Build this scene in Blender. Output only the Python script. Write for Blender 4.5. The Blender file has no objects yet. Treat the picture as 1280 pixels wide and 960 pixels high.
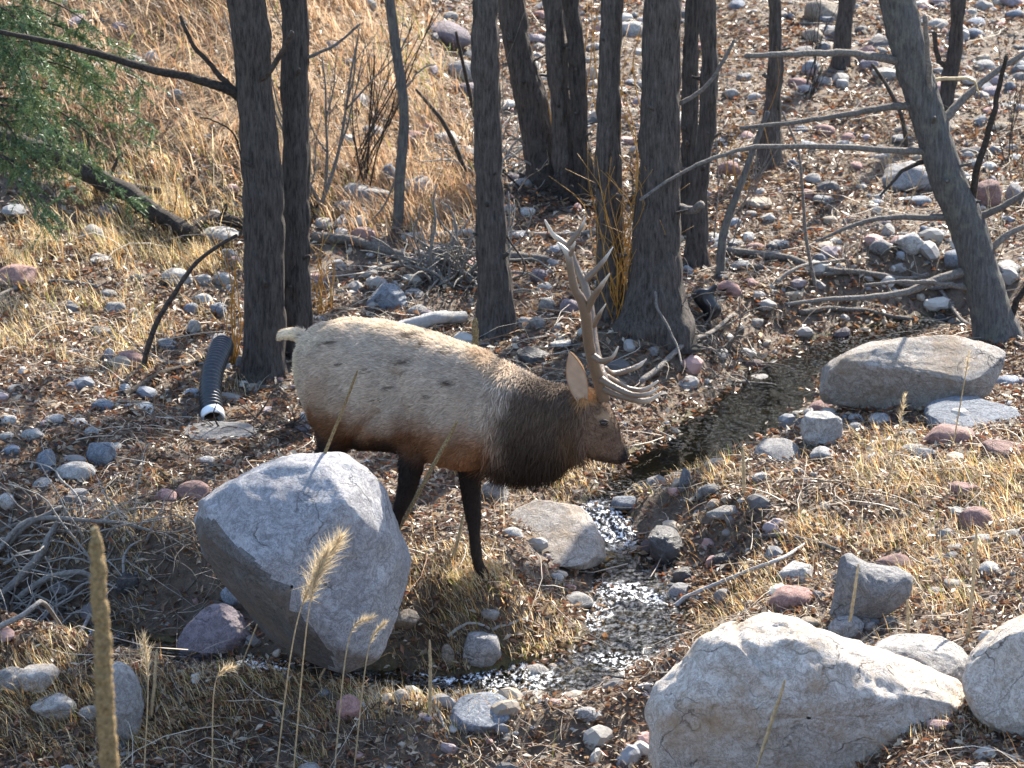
import bpy, bmesh, math, random
import numpy as np
from mathutils import Vector, Matrix
random.seed(7); RNG = np.random.default_rng(7)
S = bpy.context.scene
COL = S.collection
R = math.radians

# ------------------------------------------------------------------ camera, sky, sun
H = 6.33; PITCH = R(16.3); F = 3705.0
cam = bpy.data.cameras.new('camera'); camo = bpy.data.objects.new('camera', cam); COL.objects.link(camo)
camo.location = (0, 0, H); camo.rotation_euler = (math.pi/2 - PITCH, 0, 0)
cam.sensor_width = 36; cam.lens = 36*F/1280; cam.clip_end = 500; cam.clip_start = .1
cam.dof.use_dof = True; cam.dof.focus_distance = 18.3; cam.dof.aperture_fstop = 5.0
S.camera = camo
SUN_AZ, SUN_EL = 27, 38            # degrees right of straight ahead, degrees up
w = bpy.data.worlds.new('World'); S.world = w; w.use_nodes = True
nt = w.node_tree
sky = nt.nodes.new('ShaderNodeTexSky'); sky.sky_type = 'NISHITA'; sky.sun_disc = False
sky.sun_elevation = R(SUN_EL); sky.sun_rotation = R(SUN_AZ)
nt.links.new(sky.outputs[0], nt.nodes['Background'].inputs[0]); nt.nodes['Background'].inputs[1].default_value = .15
sl = bpy.data.lights.new('sun', 'SUN'); sl.energy = 4.7; sl.angle = R(.55); sl.color = (1, .93, .82)
so = bpy.data.objects.new('sun', sl); COL.objects.link(so)
sd = Vector((math.sin(R(SUN_AZ))*math.cos(R(SUN_EL)), math.cos(R(SUN_AZ))*math.cos(R(SUN_EL)), math.sin(R(SUN_EL))))
so.rotation_euler = sd.to_track_quat('Z', 'Y').to_euler(); so.location = sd*40
S.view_settings.view_transform = 'Standard'; S.view_settings.look = 'None'
S.view_settings.exposure = 1.85; S.view_settings.gamma = 1

# ------------------------------------------------------------------ numeric helpers
def _h(ix, iy, iz, seed):
    n = (ix.astype(np.int64)*374761393 + iy.astype(np.int64)*668265263 + iz.astype(np.int64)*2147483647 + seed*1274126177) & 0xffffffff
    n = ((n ^ (n >> 13))*1274126177) & 0xffffffff
    n = ((n ^ (n >> 16))*2246822519) & 0xffffffff
    return ((n ^ (n >> 15)) & 0xffffff)/float(0xffffff)
def vn(p, seed=0):                                   # value noise 0..1 on an (N,3) array
    f = np.floor(p); t = p-f; t = t*t*t*(t*(t*6-15)+10); i = f.astype(np.int64)
    r = 0
    for dx in (0, 1):
        wx = t[:, 0] if dx else 1-t[:, 0]
        for dy in (0, 1):
            wy = t[:, 1] if dy else 1-t[:, 1]
            for dz in (0, 1):
                wz = t[:, 2] if dz else 1-t[:, 2]
                r = r + wx*wy*wz*_h(i[:, 0]+dx, i[:, 1]+dy, i[:, 2]+dz, seed)
    return r
def fbm(p, o=4, seed=0):
    a, s, r = .5, 1., 0
    for k in range(o): r = r + a*(vn(p*s, seed+k)-.5)*2; a *= .5; s *= 2.03
    return r
def sst(a, b, x): t = np.clip((x-a)/(b-a), 0, 1); return t*t*(3-2*t)
def dirv(x, y):
    a, b = (x-640)/F, (480-y)/F; c, s = math.cos(PITCH), math.sin(PITCH)
    return np.array((a, c+b*s, -s+b*c))
CAMP = np.array((0, 0, H))
def at(x, y, Y): d = dirv(x, y); return CAMP+d*(Y/d[1])     # a point seen there, Y metres from the camera
def onz(x, y, z): d = dirv(x, y); return CAMP+d*((z-H)/d[2])
def mpp(Y): return Y/math.cos(PITCH)/F                # metres per photo pixel at that distance

# ------------------------------------------------------------------ terrain height
CR = [(1180, 402, .25, -.14), (1040, 437, .30, -.17), (985, 470, .34, -.18), (930, 520, .42, -.19), (865, 565, .36, -.20), (795, 598, .24, -.20), (750, 628, .15, -.21), (772, 680, .22, -.34),
      (800, 745, .34, -.37), (790, 805, .36, -.40), (700, 848, .30, -.42), (560, 862, .26, -.45), (420, 850, .26, -.47), (290, 838, .28, -.48), (130, 815, .3, -.5), (-60, 790, .3, -.52), (-400, 740, .3, -.55)]
cp = np.array([list(onz(x, y, z)[:2])+[wd, z] for x, y, wd, z in CR])
_t = np.linspace(0, len(cp)-1, 260); _i = np.clip(_t.astype(int), 0, len(cp)-2); _f = (_t-_i)[:, None]
cl = cp[_i]*(1-_f)+cp[_i+1]*_f
for _ in range(6): cl[1:-1] = (cl[:-2]+2*cl[1:-1]+cl[2:])/4
def creek(x, y):
    d = np.full(x.shape, 99.); wd = np.zeros(x.shape); lv = np.zeros(x.shape)
    for c in cl:
        dd = np.hypot(x-c[0], y-c[1]); m = dd < d
        d[m] = dd[m]; wd[m] = c[2]; lv[m] = c[3]
    return d, wd, lv
def base_h(x, y):
    z = .10*sst(21, 25, y)*1.0 + .085*np.maximum(y-23, 0)
    z += .30*np.maximum(y-24.5, 0)*sst(.3, -2.6, x+.08*(y-25))           # hillside at the left back
    z += .30*sst(-1.2, -4.2, x)*sst(16.5, 20, y)                         # litter bank at the left
    z += .20*sst(1.2, 3.2, x)*sst(21.5, 19.5, y)                         # grass bank at the right
    z += .34*np.exp(-(((x-1.15)/.75)**2+((y-22.9)/.8)**2))               # root bank under the big trunk
    z += .12*np.exp(-(((x+1.9)/.7)**2+((y-21.7)/.6)**2))
    z -= .54*sst(16.6, 15.5, y)*sst(2.2, 1.2, x)
    z += .45*np.maximum(y-37, 0)+.25*np.maximum(y-41, 0)                  # the far valley side
    z += .34*np.maximum(14.2-y, 0)*sst(14.4, 13.2, y)                    # camera side bank
    p = np.stack([x, y, 0*x], 1)
    return z + .10*fbm(p*.9, 3, 3) + .045*fbm(p*3.1, 3, 9)
GX0, GX1, GY0, GY1, GS = -16., 16., 2., 56., .06
gx = np.arange(GX0, GX1+GS/2, GS); gy = np.arange(GY0, GY1+GS/2, GS)
gxx, gyy = np.meshgrid(gx, gy)
_xf, _yf = gxx.ravel(), gyy.ravel()
hb = base_h(_xf, _yf)
near = (_yf > 12.5) & (_yf < 27) & (np.abs(_xf) < 7)
cd = np.full(_xf.shape, 99.); cw = np.zeros(_xf.shape); cz = np.zeros(_xf.shape)
cd[near], cw[near], cz[near] = creek(_xf[near], _yf[near])
jit = .10*fbm(np.stack([_xf, _yf, 0*_xf], 1)*2.6, 3, 21)
dj = cd+jit
prof = cz-.16*np.clip(1-(dj/np.maximum(cw, .01))**2, 0, 1)+.02
k = sst(0, 1, (dj-cw)/.62)
HG = np.where(near, prof*(1-k)+hb*k, hb)
_w = np.zeros(HG.shape); _z = np.zeros(HG.shape); _m = np.zeros(HG.shape)      # firm shelf of the bank the elk stands on
for _px, _py, _pz in ((-.816, 17.357, -.035), (-.174, 17.321, -.005), (-1.091, 17.519, .13), (-1.146, 17.943, .12)):
    _k = np.exp(-((_xf-_px)**2+(_yf-_py)**2)/.24**2); _w += _k; _z += _k*_pz; _m = np.maximum(_m, _k)
_m = sst(0, .75, _m); HG = HG*(1-_m)+np.where(_w > 1e-9, _z/np.maximum(_w, 1e-9), 0)*_m
HG = HG.reshape(gxx.shape); CD = (dj-cw).reshape(gxx.shape); CZ = cz.reshape(gxx.shape)
def samp(G, x, y):
    x = np.asarray(x, float); y = np.asarray(y, float)
    u = np.clip((x-GX0)/GS, 0, len(gx)-1.001); v = np.clip((y-GY0)/GS, 0, len(gy)-1.001)
    i = u.astype(int); j = v.astype(int); a = u-i; b = v-j
    return (G[j, i]*(1-a)+G[j, i+1]*a)*(1-b)+(G[j+1, i]*(1-a)+G[j+1, i+1]*a)*b
def gz(x, y): return samp(HG, x, y)
_TT = np.linspace(13.5, 60, 2400)
def gh(x, y):                                         # where the sight line through a photo pixel meets the ground
    d = dirv(x, y); p = CAMP+d*(_TT[:, None]/d[1])
    below = p[:, 2] < gz(p[:, 0], p[:, 1])
    return p[np.argmax(below)] if below.any() else p[-1]

# ------------------------------------------------------------------ mesh helpers
def mesh(name, v, f, mat=None, parent=None, smooth=True, col=None):
    v = np.asarray(v, np.float32); f = np.asarray(f, np.int32); n = f.shape[1]
    m = bpy.data.meshes.new(name)
    m.vertices.add(len(v)); m.vertices.foreach_set('co', v.ravel())
    m.loops.add(f.size); m.loops.foreach_set('vertex_index', f.ravel())
    m.polygons.add(len(f)); m.polygons.foreach_set('loop_start', np.arange(0, f.size, n, dtype=np.int32))
    m.polygons.foreach_set('loop_total', np.full(len(f), n, np.int32))
    m.polygons.foreach_set('use_smooth', np.full(len(f), smooth))
    m.update(calc_edges=True)
    if col is not None:
        a = m.color_attributes.new('Col', 'FLOAT_COLOR', 'POINT')
        c = np.ones((len(v), 4), np.float32); c[:, :3] = col; a.data.foreach_set('color', c.ravel())
    if mat: m.materials.append(mat)
    o = bpy.data.objects.new(name, m); COL.objects.link(o)
    if parent: attach(o, parent)
    return o
def attach(o, parent):                                # keep world place, parents are unrotated and unscaled
    o.parent = parent; o.matrix_parent_inverse = Matrix.Translation(-Vector(parent.location))
def empty(name, loc):
    o = bpy.data.objects.new(name, None); COL.objects.link(o); o.location = Vector(loc); o.empty_display_size = .1
    return o
def tag(o, label=None, cat=None, group=None, kind=None):
    if label: o['label'] = label
    if cat: o['category'] = cat
    if group: o['group'] = group
    if kind: o['kind'] = kind
    return o
def tubegeo(path, rad, sides=8, disp=None):
    path = np.asarray(path, float); rad = np.asarray(rad, float); n = len(path)
    tan = np.gradient(path, axis=0); tan /= np.linalg.norm(tan, axis=1)[:, None]+1e-9
    ref = np.array((1., .13, .07)) if abs(tan[0][2]) > .7 else np.array((.05, .1, 1.))
    U = np.zeros_like(path); V = np.zeros_like(path); u = ref
    for i in range(n):
        u = u-tan[i]*np.dot(u, tan[i]); u = u/np.linalg.norm(u); U[i] = u; V[i] = np.cross(tan[i], u)
    a = np.arange(sides)*2*math.pi/sides
    ca, sa = np.cos(a), np.sin(a)
    rr = np.repeat(rad[:, None], sides, 1)
    pts = path[:, None]+(U[:, None]*ca[None, :, None]+V[:, None]*sa[None, :, None])*rr[:, :, None]
    if disp is not None:
        rr = rr+disp(pts.reshape(-1, 3)).reshape(n, sides)
        pts = path[:, None]+(U[:, None]*ca[None, :, None]+V[:, None]*sa[None, :, None])*rr[:, :, None]
    e0 = path[0]-tan[0]*rad[0]*.3; e1 = path[-1]+tan[-1]*rad[-1]*.6
    v = np.concatenate([np.repeat(e0[None], sides, 0)[None], pts, np.repeat(e1[None], sides, 0)[None]], 0)
    v[0] += (pts[0]-path[0])*.02; v[-1] += (pts[-1]-path[-1])*.02
    n += 2
    i = np.arange(n-1)[:, None]*sides; j = np.arange(sides)[None]; j2 = (j+1) % sides
    f = np.stack([i+j, i+j2, i+sides+j2, i+sides+j], -1).reshape(-1, 4)
    return v.reshape(-1, 3), f
def spline(p, n):                                     # smooth resample of a polyline (Catmull-Rom)
    p = np.asarray(p, float)
    if len(p) == 2: t = np.linspace(0, 1, n)[:, None]; return p[0]*(1-t)+p[1]*t
    q = np.concatenate([[2*p[0]-p[1]], p, [2*p[-1]-p[-2]]])
    t = np.linspace(0, len(p)-1, n); i = np.clip(t.astype(int), 0, len(p)-2); f = (t-i)[:, None]
    a, b, c, d = q[i], q[i+1], q[i+2], q[i+3]
    return .5*((2*b)+(c-a)*f+(2*a-5*b+4*c-d)*f*f+(3*b-a-3*c+d)*f**3)
def join(gs):
    vs, fs, o = [], [], 0
    for v, f in gs: vs.append(v); fs.append(f+o); o += len(v)
    return np.concatenate(vs), np.concatenate(fs)

# ------------------------------------------------------------------ materials
def mk(name):
    m = bpy.data.materials.new(name); m.use_nodes = True; n = m.node_tree
    return m, n, n.nodes['Principled BSDF'], (lambda t, **k: _nn(n, t, k))
def _nn(n, t, k):
    d = n.nodes.new(t)
    for a, b in k.items():
        if a in d.inputs: d.inputs[a].default_value = b
        else: setattr(d, a, b)
    return d
def noise(n, N, vec, scale, detail=4, rough=.6):
    d = N('ShaderNodeTexNoise'); d.inputs['Scale'].default_value = scale; d.inputs['Detail'].default_value = detail; d.inputs['Roughness'].default_value = rough
    if vec: n.links.new(vec, d.inputs['Vector'])
    return d.outputs[0]
def ramp(n, N, fac, stops):
    d = N('ShaderNodeValToRGB'); e = d.color_ramp.elements
    while len(e) < len(stops): e.new(.5)
    for i, (p, c) in enumerate(stops):
        e[i].position = p; e[i].color = (*c, 1) if len(c) == 3 else c
    n.links.new(fac, d.inputs[0]); return d.outputs[0]
def mixc(n, N, fac, a, b, mode='MIX'):
    d = N('ShaderNodeMix'); d.data_type = 'RGBA'; d.blend_type = mode
    if hasattr(fac, 'links'): n.links.new(fac, d.inputs[0])
    else: d.inputs[0].default_value = fac
    for s, v in ((d.inputs[6], a), (d.inputs[7], b)):
        if hasattr(v, 'links'): n.links.new(v, s)
        else: s.default_value = (*v, 1)
    return d.outputs[2]
def bump(n, N, hgt, strength, dist, nrm=None):
    d = N('ShaderNodeBump'); d.inputs['Strength'].default_value = strength; d.inputs['Distance'].default_value = dist
    n.links.new(hgt, d.inputs['Height'])
    if nrm: n.links.new(nrm, d.inputs['Normal'])
    return d.outputs[0]
def rock_mat(name, a, b, speck, stain=(.16, .10, .055), stain_at=.62, rough=.85):
    m, n, P, N = mk(name); pos = N('ShaderNodeNewGeometry').outputs['Position']
    oi = N('ShaderNodeObjectInfo')
    wv = N('ShaderNodeVectorMath', operation='ADD'); wn = N('ShaderNodeTexNoise'); wn.inputs['Scale'].default_value = 6; wn.inputs['Detail'].default_value = 4; n.links.new(pos, wn.inputs['Vector'])
    wsc = N('ShaderNodeVectorMath', operation='SCALE'); wsc.inputs['Scale'].default_value = .22; n.links.new(wn.outputs['Color'], wsc.inputs[0]); n.links.new(pos, wv.inputs[0]); n.links.new(wsc.outputs[0], wv.inputs[1]); wp_ = wv.outputs[0]
    big = noise(n, N, wp_, 3.6, 6, .68); sp = noise(n, N, pos, 120, 3, .7); vein = noise(n, N, wp_, 11, 9, .78); blot = noise(n, N, wp_, 26, 6, .75)
    c = mixc(n, N, ramp(n, N, big, [(.34, (0, 0, 0)), (.64, (1, 1, 1))]), a, b)
    c = mixc(n, N, ramp(n, N, blot, [(.36, (.75, .75, .75)), (.50, (0, 0, 0))]), c, speck)
    c = mixc(n, N, ramp(n, N, blot, [(.54, (0, 0, 0)), (.68, (.45, .45, .45))]), c, [min(.8, x*1.45) for x in a])
    c = mixc(n, N, ramp(n, N, sp, [(.36, (.55, .55, .55)), (.50, (0, 0, 0))]), c, speck)
    c = mixc(n, N, ramp(n, N, vein, [(.470, (0, 0, 0)), (.497, (.9, .9, .9)), (.524, (0, 0, 0))]), c, [x*.7 for x in speck])
    vo = N('ShaderNodeTexVoronoi'); vo.feature = 'DISTANCE_TO_EDGE'; vo.inputs['Scale'].default_value = 3.3; n.links.new(wp_, vo.inputs['Vector'])
    crack = ramp(n, N, vo.outputs['Distance'], [(.0, (1, 1, 1)), (.018, (0, 0, 0))])
    crm = N('ShaderNodeMath', operation='MULTIPLY'); n.links.new(crack, crm.inputs[0]); n.links.new(ramp(n, N, noise(n, N, pos, 3, 3, .5), [(.5, (0, 0, 0)), (.62, (.8, .8, .8))]), crm.inputs[1])
    c = mixc(n, N, crm.outputs[0], c, (.06, .05, .045))
    st = noise(n, N, pos, 2.6, 6, .65)
    c = mixc(n, N, ramp(n, N, st, [(stain_at, (0, 0, 0)), (stain_at+.16, (.7, .7, .7))]), c, stain)
    hv = N('ShaderNodeHueSaturation'); n.links.new(c, hv.inputs['Color'])
    mr = N('ShaderNodeMapRange'); n.links.new(oi.outputs['Random'], mr.inputs[0]); mr.inputs[3].default_value = .62; mr.inputs[4].default_value = 1.2
    n.links.new(mr.outputs[0], hv.inputs['Value'])
    n.links.new(hv.outputs[0], P.inputs['Base Color']); P.inputs['Roughness'].default_value = rough
    b1 = bump(n, N, noise(n, N, wp_, 14, 9, .76), .85, .05)
    inv = N('ShaderNodeMath', operation='SUBTRACT'); inv.inputs[0].default_value = 1; n.links.new(crm.outputs[0], inv.inputs[1]); b1 = bump(n, N, inv.outputs[0], .7, .02, b1)
    n.links.new(bump(n, N, noise(n, N, pos, 110, 4, .7), .45, .006, b1), P.inputs['Normal'])
    return m
RM = {
 'white': rock_mat('rock_white', (.50, .47, .43), (.36, .34, .31), (.20, .18, .16)),
 'cream': rock_mat('rock_cream', (.64, .585, .52), (.52, .455, .385), (.30, .24, .18), (.38, .26, .15), .50),
 'grey': rock_mat('rock_grey', (.27, .26, .255), (.36, .34, .32), (.13, .125, .12)),
 'blue': rock_mat('rock_blue', (.22, .25, .29), (.31, .33, .36), (.11, .12, .14)),
 'pink': rock_mat('rock_pink', (.40, .235, .20), (.33, .20, .17), (.22, .12, .10), (.30, .24, .2)),
 'purple': rock_mat('rock_purple', (.25, .205, .22), (.32, .27, .28), (.14, .11, .12)),
 'tan': rock_mat('rock_tan', (.33, .27, .20), (.40, .34, .27), (.18, .13, .09)),
 'dark': rock_mat('rock_dark', (.075, .07, .07), (.13, .12, .115), (.04, .04, .04), rough=.45),
}
def granite_mat():                                   # the big boulder: pale lavender granite, slate-coloured bedding on its left flank
    m = rock_mat('rock_lavender', (.50, .495, .50), (.385, .37, .37), (.20, .195, .20), (.32, .25, .23), .58)
    return m
RM['lavender'] = granite_mat()
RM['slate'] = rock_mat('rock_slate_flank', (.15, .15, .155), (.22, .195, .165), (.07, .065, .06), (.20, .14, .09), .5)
def col_mat(name, rough=.7, spec=.3, trans=0, bumpy=0, sheen=0):
    m, n, P, N = mk(name); a = N('ShaderNodeVertexColor'); a.layer_name = 'Col'
    n.links.new(a.outputs[0], P.inputs['Base Color']); P.inputs['Roughness'].default_value = rough; P.inputs['Specular IOR Level'].default_value = spec
    if bumpy:
        pos = N('ShaderNodeNewGeometry').outputs['Position']
        n.links.new(bump(n, N, noise(n, N, pos, bumpy, 4), .5, .01), P.inputs['Normal'])
    if trans:
        t = N('ShaderNodeBsdfTranslucent'); n.links.new(a.outputs[0], t.inputs[0])
        x = N('ShaderNodeMixShader'); x.inputs[0].default_value = trans
        n.links.new(P.outputs[0], x.inputs[1]); n.links.new(t.outputs[0], x.inputs[2]); n.links.new(x.outputs[0], n.nodes['Material Output'].inputs[0])
    return m
M_LEAF = col_mat('dry_leaves', .42, .5, .35); M_GRASS = col_mat('dry_grass', .5, .4, .55); M_TWIG = col_mat('twigs', .6, .35)
M_FUR = col_mat('fur_strands', .75, .10, .12); M_HIDE = col_mat('hide', .8, .15, 0, 90); M_GROUND = None
def ground_mat():
    m, n, P, N = mk('soil'); a = N('ShaderNodeVertexColor'); a.layer_name = 'Col'; pos = N('ShaderNodeNewGeometry').outputs['Position']
    g = noise(n, N, pos, 28, 6, .75); g2 = noise(n, N, pos, 150, 3, .7)
    c = mixc(n, N, ramp(n, N, g, [(.4, (0, 0, 0)), (.62, (.8, .8, .8))]), a.outputs[0], mixc(n, N, 1, a.outputs[0], (2.1, 1.9, 1.7), 'MULTIPLY'))
    c = mixc(n, N, ramp(n, N, g2, [(.55, (0, 0, 0)), (.68, (.6, .6, .6))]), c, mixc(n, N, 1, c, (2.2, 2.3, 2.4), 'MULTIPLY'))
    n.links.new(c, P.inputs['Base Color']); P.inputs['Roughness'].default_value = .85
    n.links.new(bump(n, N, g, .9, .04, bump(n, N, g2, .6, .01)), P.inputs['Normal']); return m
M_GROUND = ground_mat()
def bark_mat(name, a, b, lich=None, grain=.16):
    m, n, P, N = mk(name); tc = N('ShaderNodeNewGeometry').outputs['Position']
    mp = N('ShaderNodeMapping'); mp.inputs['Scale'].default_value = (1, 1, grain); n.links.new(tc, mp.inputs[0])
    g = noise(n, N, mp.outputs[0], 48, 8, .78); g2 = noise(n, N, tc, 9, 5, .7); g3 = noise(n, N, mp.outputs[0], 130, 3, .7)
    c = mixc(n, N, ramp(n, N, g, [(.36, (0, 0, 0)), (.64, (1, 1, 1))]), a, b)
    c = mixc(n, N, ramp(n, N, g2, [(.5, (0, 0, 0)), (.75, (.55, .55, .55))]), c, lich or (.12, .105, .09))
    oi = N('ShaderNodeObjectInfo'); hv = N('ShaderNodeHueSaturation'); mr = N('ShaderNodeMapRange'); n.links.new(oi.outputs['Random'], mr.inputs[0]); mr.inputs[3].default_value = .8; mr.inputs[4].default_value = 1.45; n.links.new(mr.outputs[0], hv.inputs['Value']); n.links.new(c, hv.inputs['Color'])
    n.links.new(hv.outputs[0], P.inputs['Base Color']); P.inputs['Roughness'].default_value = .85; P.inputs['Specular IOR Level'].default_value = .25
    n.links.new(bump(n, N, g, 1, .035, bump(n, N, g3, .6, .008)), P.inputs['Normal']); return m
M_BARK = bark_mat('furrowed_bark', (.019, .016, .014), (.125, .104, .089)); M_BARK2 = bark_mat('grey_bark', (.05, .046, .043), (.15, .14, .13), (.22, .22, .16))
M_DEAD = bark_mat('weathered_wood', (.10, .085, .07), (.30, .265, .23), (.2, .17, .14), 1); M_DARKW = bark_mat('dark_dead_wood', (.02, .016, .013), (.09, .07, .055), None, 1)
M_PALE2 = bark_mat('bleached_roots', (.22, .20, .175), (.42, .39, .35), (.12, .10, .08), 1); M_PALE = bark_mat('bleached_wood', (.42, .40, .37), (.58, .56, .53), (.34, .31, .28), 1)
def plain(name, c, rough=.6, spec=.4, sc=40, var=.35, bs=.2):
    m, n, P, N = mk(name); pos = N('ShaderNodeNewGeometry').outputs['Position']; g = noise(n, N, pos, sc, 5, .65)
    n.links.new(mixc(n, N, ramp(n, N, g, [(.35, (0, 0, 0)), (.7, (1, 1, 1))]), [x*(1-var) for x in c], [min(1, x*(1+var)) for x in c]), P.inputs['Base Color'])
    P.inputs['Roughness'].default_value = rough; P.inputs['Specular IOR Level'].default_value = spec
    n.links.new(bump(n, N, g, bs, .01), P.inputs['Normal']); return m
def antler_mat():
    m, n, P, N = mk('antler'); a = N('ShaderNodeVertexColor'); a.layer_name = 'Col'; pos = N('ShaderNodeNewGeometry').outputs['Position']
    g = noise(n, N, pos, 90, 5, .65)
    n.links.new(mixc(n, N, ramp(n, N, g, [(.35, (.35, .35, .35)), (.6, (0, 0, 0))]), a.outputs[0], (.09, .055, .03)), P.inputs['Base Color'])
    P.inputs['Roughness'].default_value = .42; n.links.new(bump(n, N, g, .35, .01), P.inputs['Normal']); return m
M_ANTLER = antler_mat()
M_EYE = plain('eye', (.012, .008, .006), .08, .6, 10, .1, 0); M_HOOF = plain('hoof', (.02, .016, .013), .8, .2)
M_PIPE = plain('black_pipe', (.02, .022, .027), .45, .5, 30, .4, .1); M_WHITE = plain('white_plastic', (.72, .72, .70), .45, .4, 20, .12, .05)
M_BLACKBAG = plain('black_plastic', (.012, .013, .016), .38, .5)
M_SHOOT = plain('orange_willow_bark', (.36, .18, .035), .5, .4, 15, .4); M_STEM = plain('dry_stem', (.42, .31, .17), .7)
M_MULLEIN = plain('mullein_spike', (.25, .175, .085), .9, .2, 120, .7, 1.0); M_PLUME = col_mat('plume', .6, .3, .4)
M_NEEDLE = col_mat('needles', .5, .4, .25)
def water_mat():
    m, n, P, N = mk('creek_water'); n.nodes.remove(P); pos = N('ShaderNodeNewGeometry').outputs['Position']
    a = N('ShaderNodeVertexColor'); a.layer_name = 'Col'
    mp = N('ShaderNodeMapping'); mp.inputs['Scale'].default_value = (1, .7, 1); n.links.new(pos, mp.inputs[0])
    sep = N('ShaderNodeSeparateColor'); n.links.new(a.outputs[0], sep.inputs[0])
    st0 = N('ShaderNodeMapRange'); n.links.new(sep.outputs[1], st0.inputs[0]); st0.inputs[3].default_value = .03; st0.inputs[4].default_value = .85
    pt = N('ShaderNodeMapRange'); n.links.new(noise(n, N, pos, 5.5, 3, .6), pt.inputs[0]); pt.inputs[1].default_value = .42; pt.inputs[2].default_value = .64; pt.inputs[3].default_value = .18; pt.inputs[4].default_value = 1.
    st = N('ShaderNodeMath', operation='MULTIPLY'); n.links.new(st0.outputs[0], st.inputs[0]); n.links.new(pt.outputs[0], st.inputs[1])
    def bp(sc, dist, nrm=None):
        d = N('ShaderNodeBump'); d.inputs['Distance'].default_value = dist; n.links.new(st.outputs[0], d.inputs['Strength']); n.links.new(noise(n, N, mp.outputs[0], sc, 3, .6), d.inputs['Height'])
        if nrm: n.links.new(nrm, d.inputs['Normal'])
        return d.outputs[0]
    b = bp(42, .010); b = bp(15, .026, b)
    fr = N('ShaderNodeFresnel'); fr.inputs[0].default_value = 1.33; n.links.new(b, fr.inputs[1])
    g = N('ShaderNodeBsdfGlossy'); g.inputs['Roughness'].default_value = .035; n.links.new(b, g.inputs['Normal']); g.inputs[0].default_value = (1, 1, 1, 1)
    t = N('ShaderNodeBsdfTransparent'); t.inputs[0].default_value = (.60, .51, .28, 1)
    x = N('ShaderNodeMixShader'); n.links.new(fr.outputs[0], x.inputs[0]); n.links.new(t.outputs[0], x.inputs[1]); n.links.new(g.outputs[0], x.inputs[2])
    fo = N('ShaderNodeBsdfDiffuse'); fo.inputs[0].default_value = (.8, .82, .84, 1)
    fm = N('ShaderNodeMath', operation='MULTIPLY'); n.links.new(sep.outputs[0], fm.inputs[0])
    n.links.new(ramp(n, N, noise(n, N, mp.outputs[0], 34, 5, .7), [(.50, (0, 0, 0)), (.60, (1, 1, 1))]), fm.inputs[1])
    y = N('ShaderNodeMixShader'); n.links.new(fm.outputs[0], y.inputs[0]); n.links.new(x.outputs[0], y.inputs[1]); n.links.new(fo.outputs[0], y.inputs[2])
    n.links.new(y.outputs[0], n.nodes['Material Output'].inputs[0]); return m
M_WATER = water_mat()

# ------------------------------------------------------------------ ground sheet and creek
def stretch(n, core, far):                            # even steps inside, growing steps outside
    t = np.linspace(-1, 1, n); s = np.abs(t)
    return np.sign(t)*np.where(s < .86, s/.86*core, core+(far-core)*((s-.86)/.14)**2.2)
rows = np.concatenate([np.linspace(-30, 11, 22)[:-1], 11+3.2*np.linspace(0, 1, 20)[:-1], 14.2*(52/14.2)**np.linspace(0, 1, 380), np.linspace(53, 140, 24)])
gc = stretch(330, 1, 1)
gv = []; half = np.where(rows < 14.2, 6.5, 2.2+.235*rows)
X = gc[None]*half[:, None]; X = np.where(np.abs(gc)[None] > .86, np.sign(gc)[None]*(half[:, None]*1+((np.abs(gc)[None]-.86)/.14)**2*70), gc[None]/.86*half[:, None])
Yg = np.repeat(rows[:, None], X.shape[1], 1)
xf, yf = X.ravel(), Yg.ravel()
zf = gz(xf, yf)+.012*fbm(np.stack([xf, yf, 0*xf], 1)*14, 3, 31)
zf = np.where(yf > GY1, gz(xf, np.full_like(yf, GY1-.1))+.62*np.minimum(yf-GY1, 30), zf)
wet = sst(.10, -.05, samp(CD, xf, yf))
tanm = sst(.2, -.6, xf+.12*(yf-25))*sst(25, 26.5, yf)
pn = np.stack([xf, yf, 0*xf], 1)
alg = sst(.0, .5, fbm(pn*2.2, 3, 44)+.25)[:, None]
gcol = np.array((.085, .064, .046))*(1-tanm[:, None])+np.array((.17, .115, .06))*tanm[:, None]
gcol = gcol*(1-wet[:, None])+(np.array((.022, .016, .009))*(1-alg)+np.array((.060, .050, .010))*alg)*wet[:, None]
fw_ = sst(38.5, 43, yf)[:, None]; gcol = gcol*(1-fw_)+np.array((.022, .026, .016))*fw_
nr, nc = X.shape; i = np.arange(nr-1)[:, None]*nc+np.arange(nc-1)[None]
gf = np.stack([i, i+1, i+nc+1, i+nc], -1).reshape(-1, 4)
tag(mesh('ground', np.stack([xf, yf, zf], 1), gf, M_GROUND, col=gcol), kind='structure')
# water: a strip that follows the bed, its edge hidden under the bank
nw = 44; cs = cl[(cl[:, 0] > -7.5)]
ts = np.linspace(0, len(cs)-1, 900); ii = np.clip(ts.astype(int), 0, len(cs)-2); ff = (ts-ii)[:, None]; cs = cs[ii]*(1-ff)+cs[ii+1]*ff
tg = np.gradient(cs[:, :2], axis=0)
for _ in range(30): tg[1:-1] = (tg[:-2]+tg[1:-1]+tg[2:])/3
tg /= np.linalg.norm(tg, axis=1)[:, None]; nn = np.stack([-tg[:, 1], tg[:, 0]], 1)
u = np.linspace(-1, 1, nw)
wp = cs[:, None, :2]+nn[:, None]*u[None, :, None]*(cs[:, None, 2:3]+.34)
wx, wy = wp[..., 0].ravel(), wp[..., 1].ravel(); wzl = np.repeat(cs[:, 3:4], nw, 1).ravel()
arc = np.cumsum(np.r_[0, np.linalg.norm(np.diff(cs[:, :2], axis=0), axis=1)]); drop = np.gradient(cs[:, 3])/np.maximum(np.gradient(arc), 1e-4)
rap = np.repeat(np.clip(-drop*4, 0, 1)[:, None], nw, 1).ravel()
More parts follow.
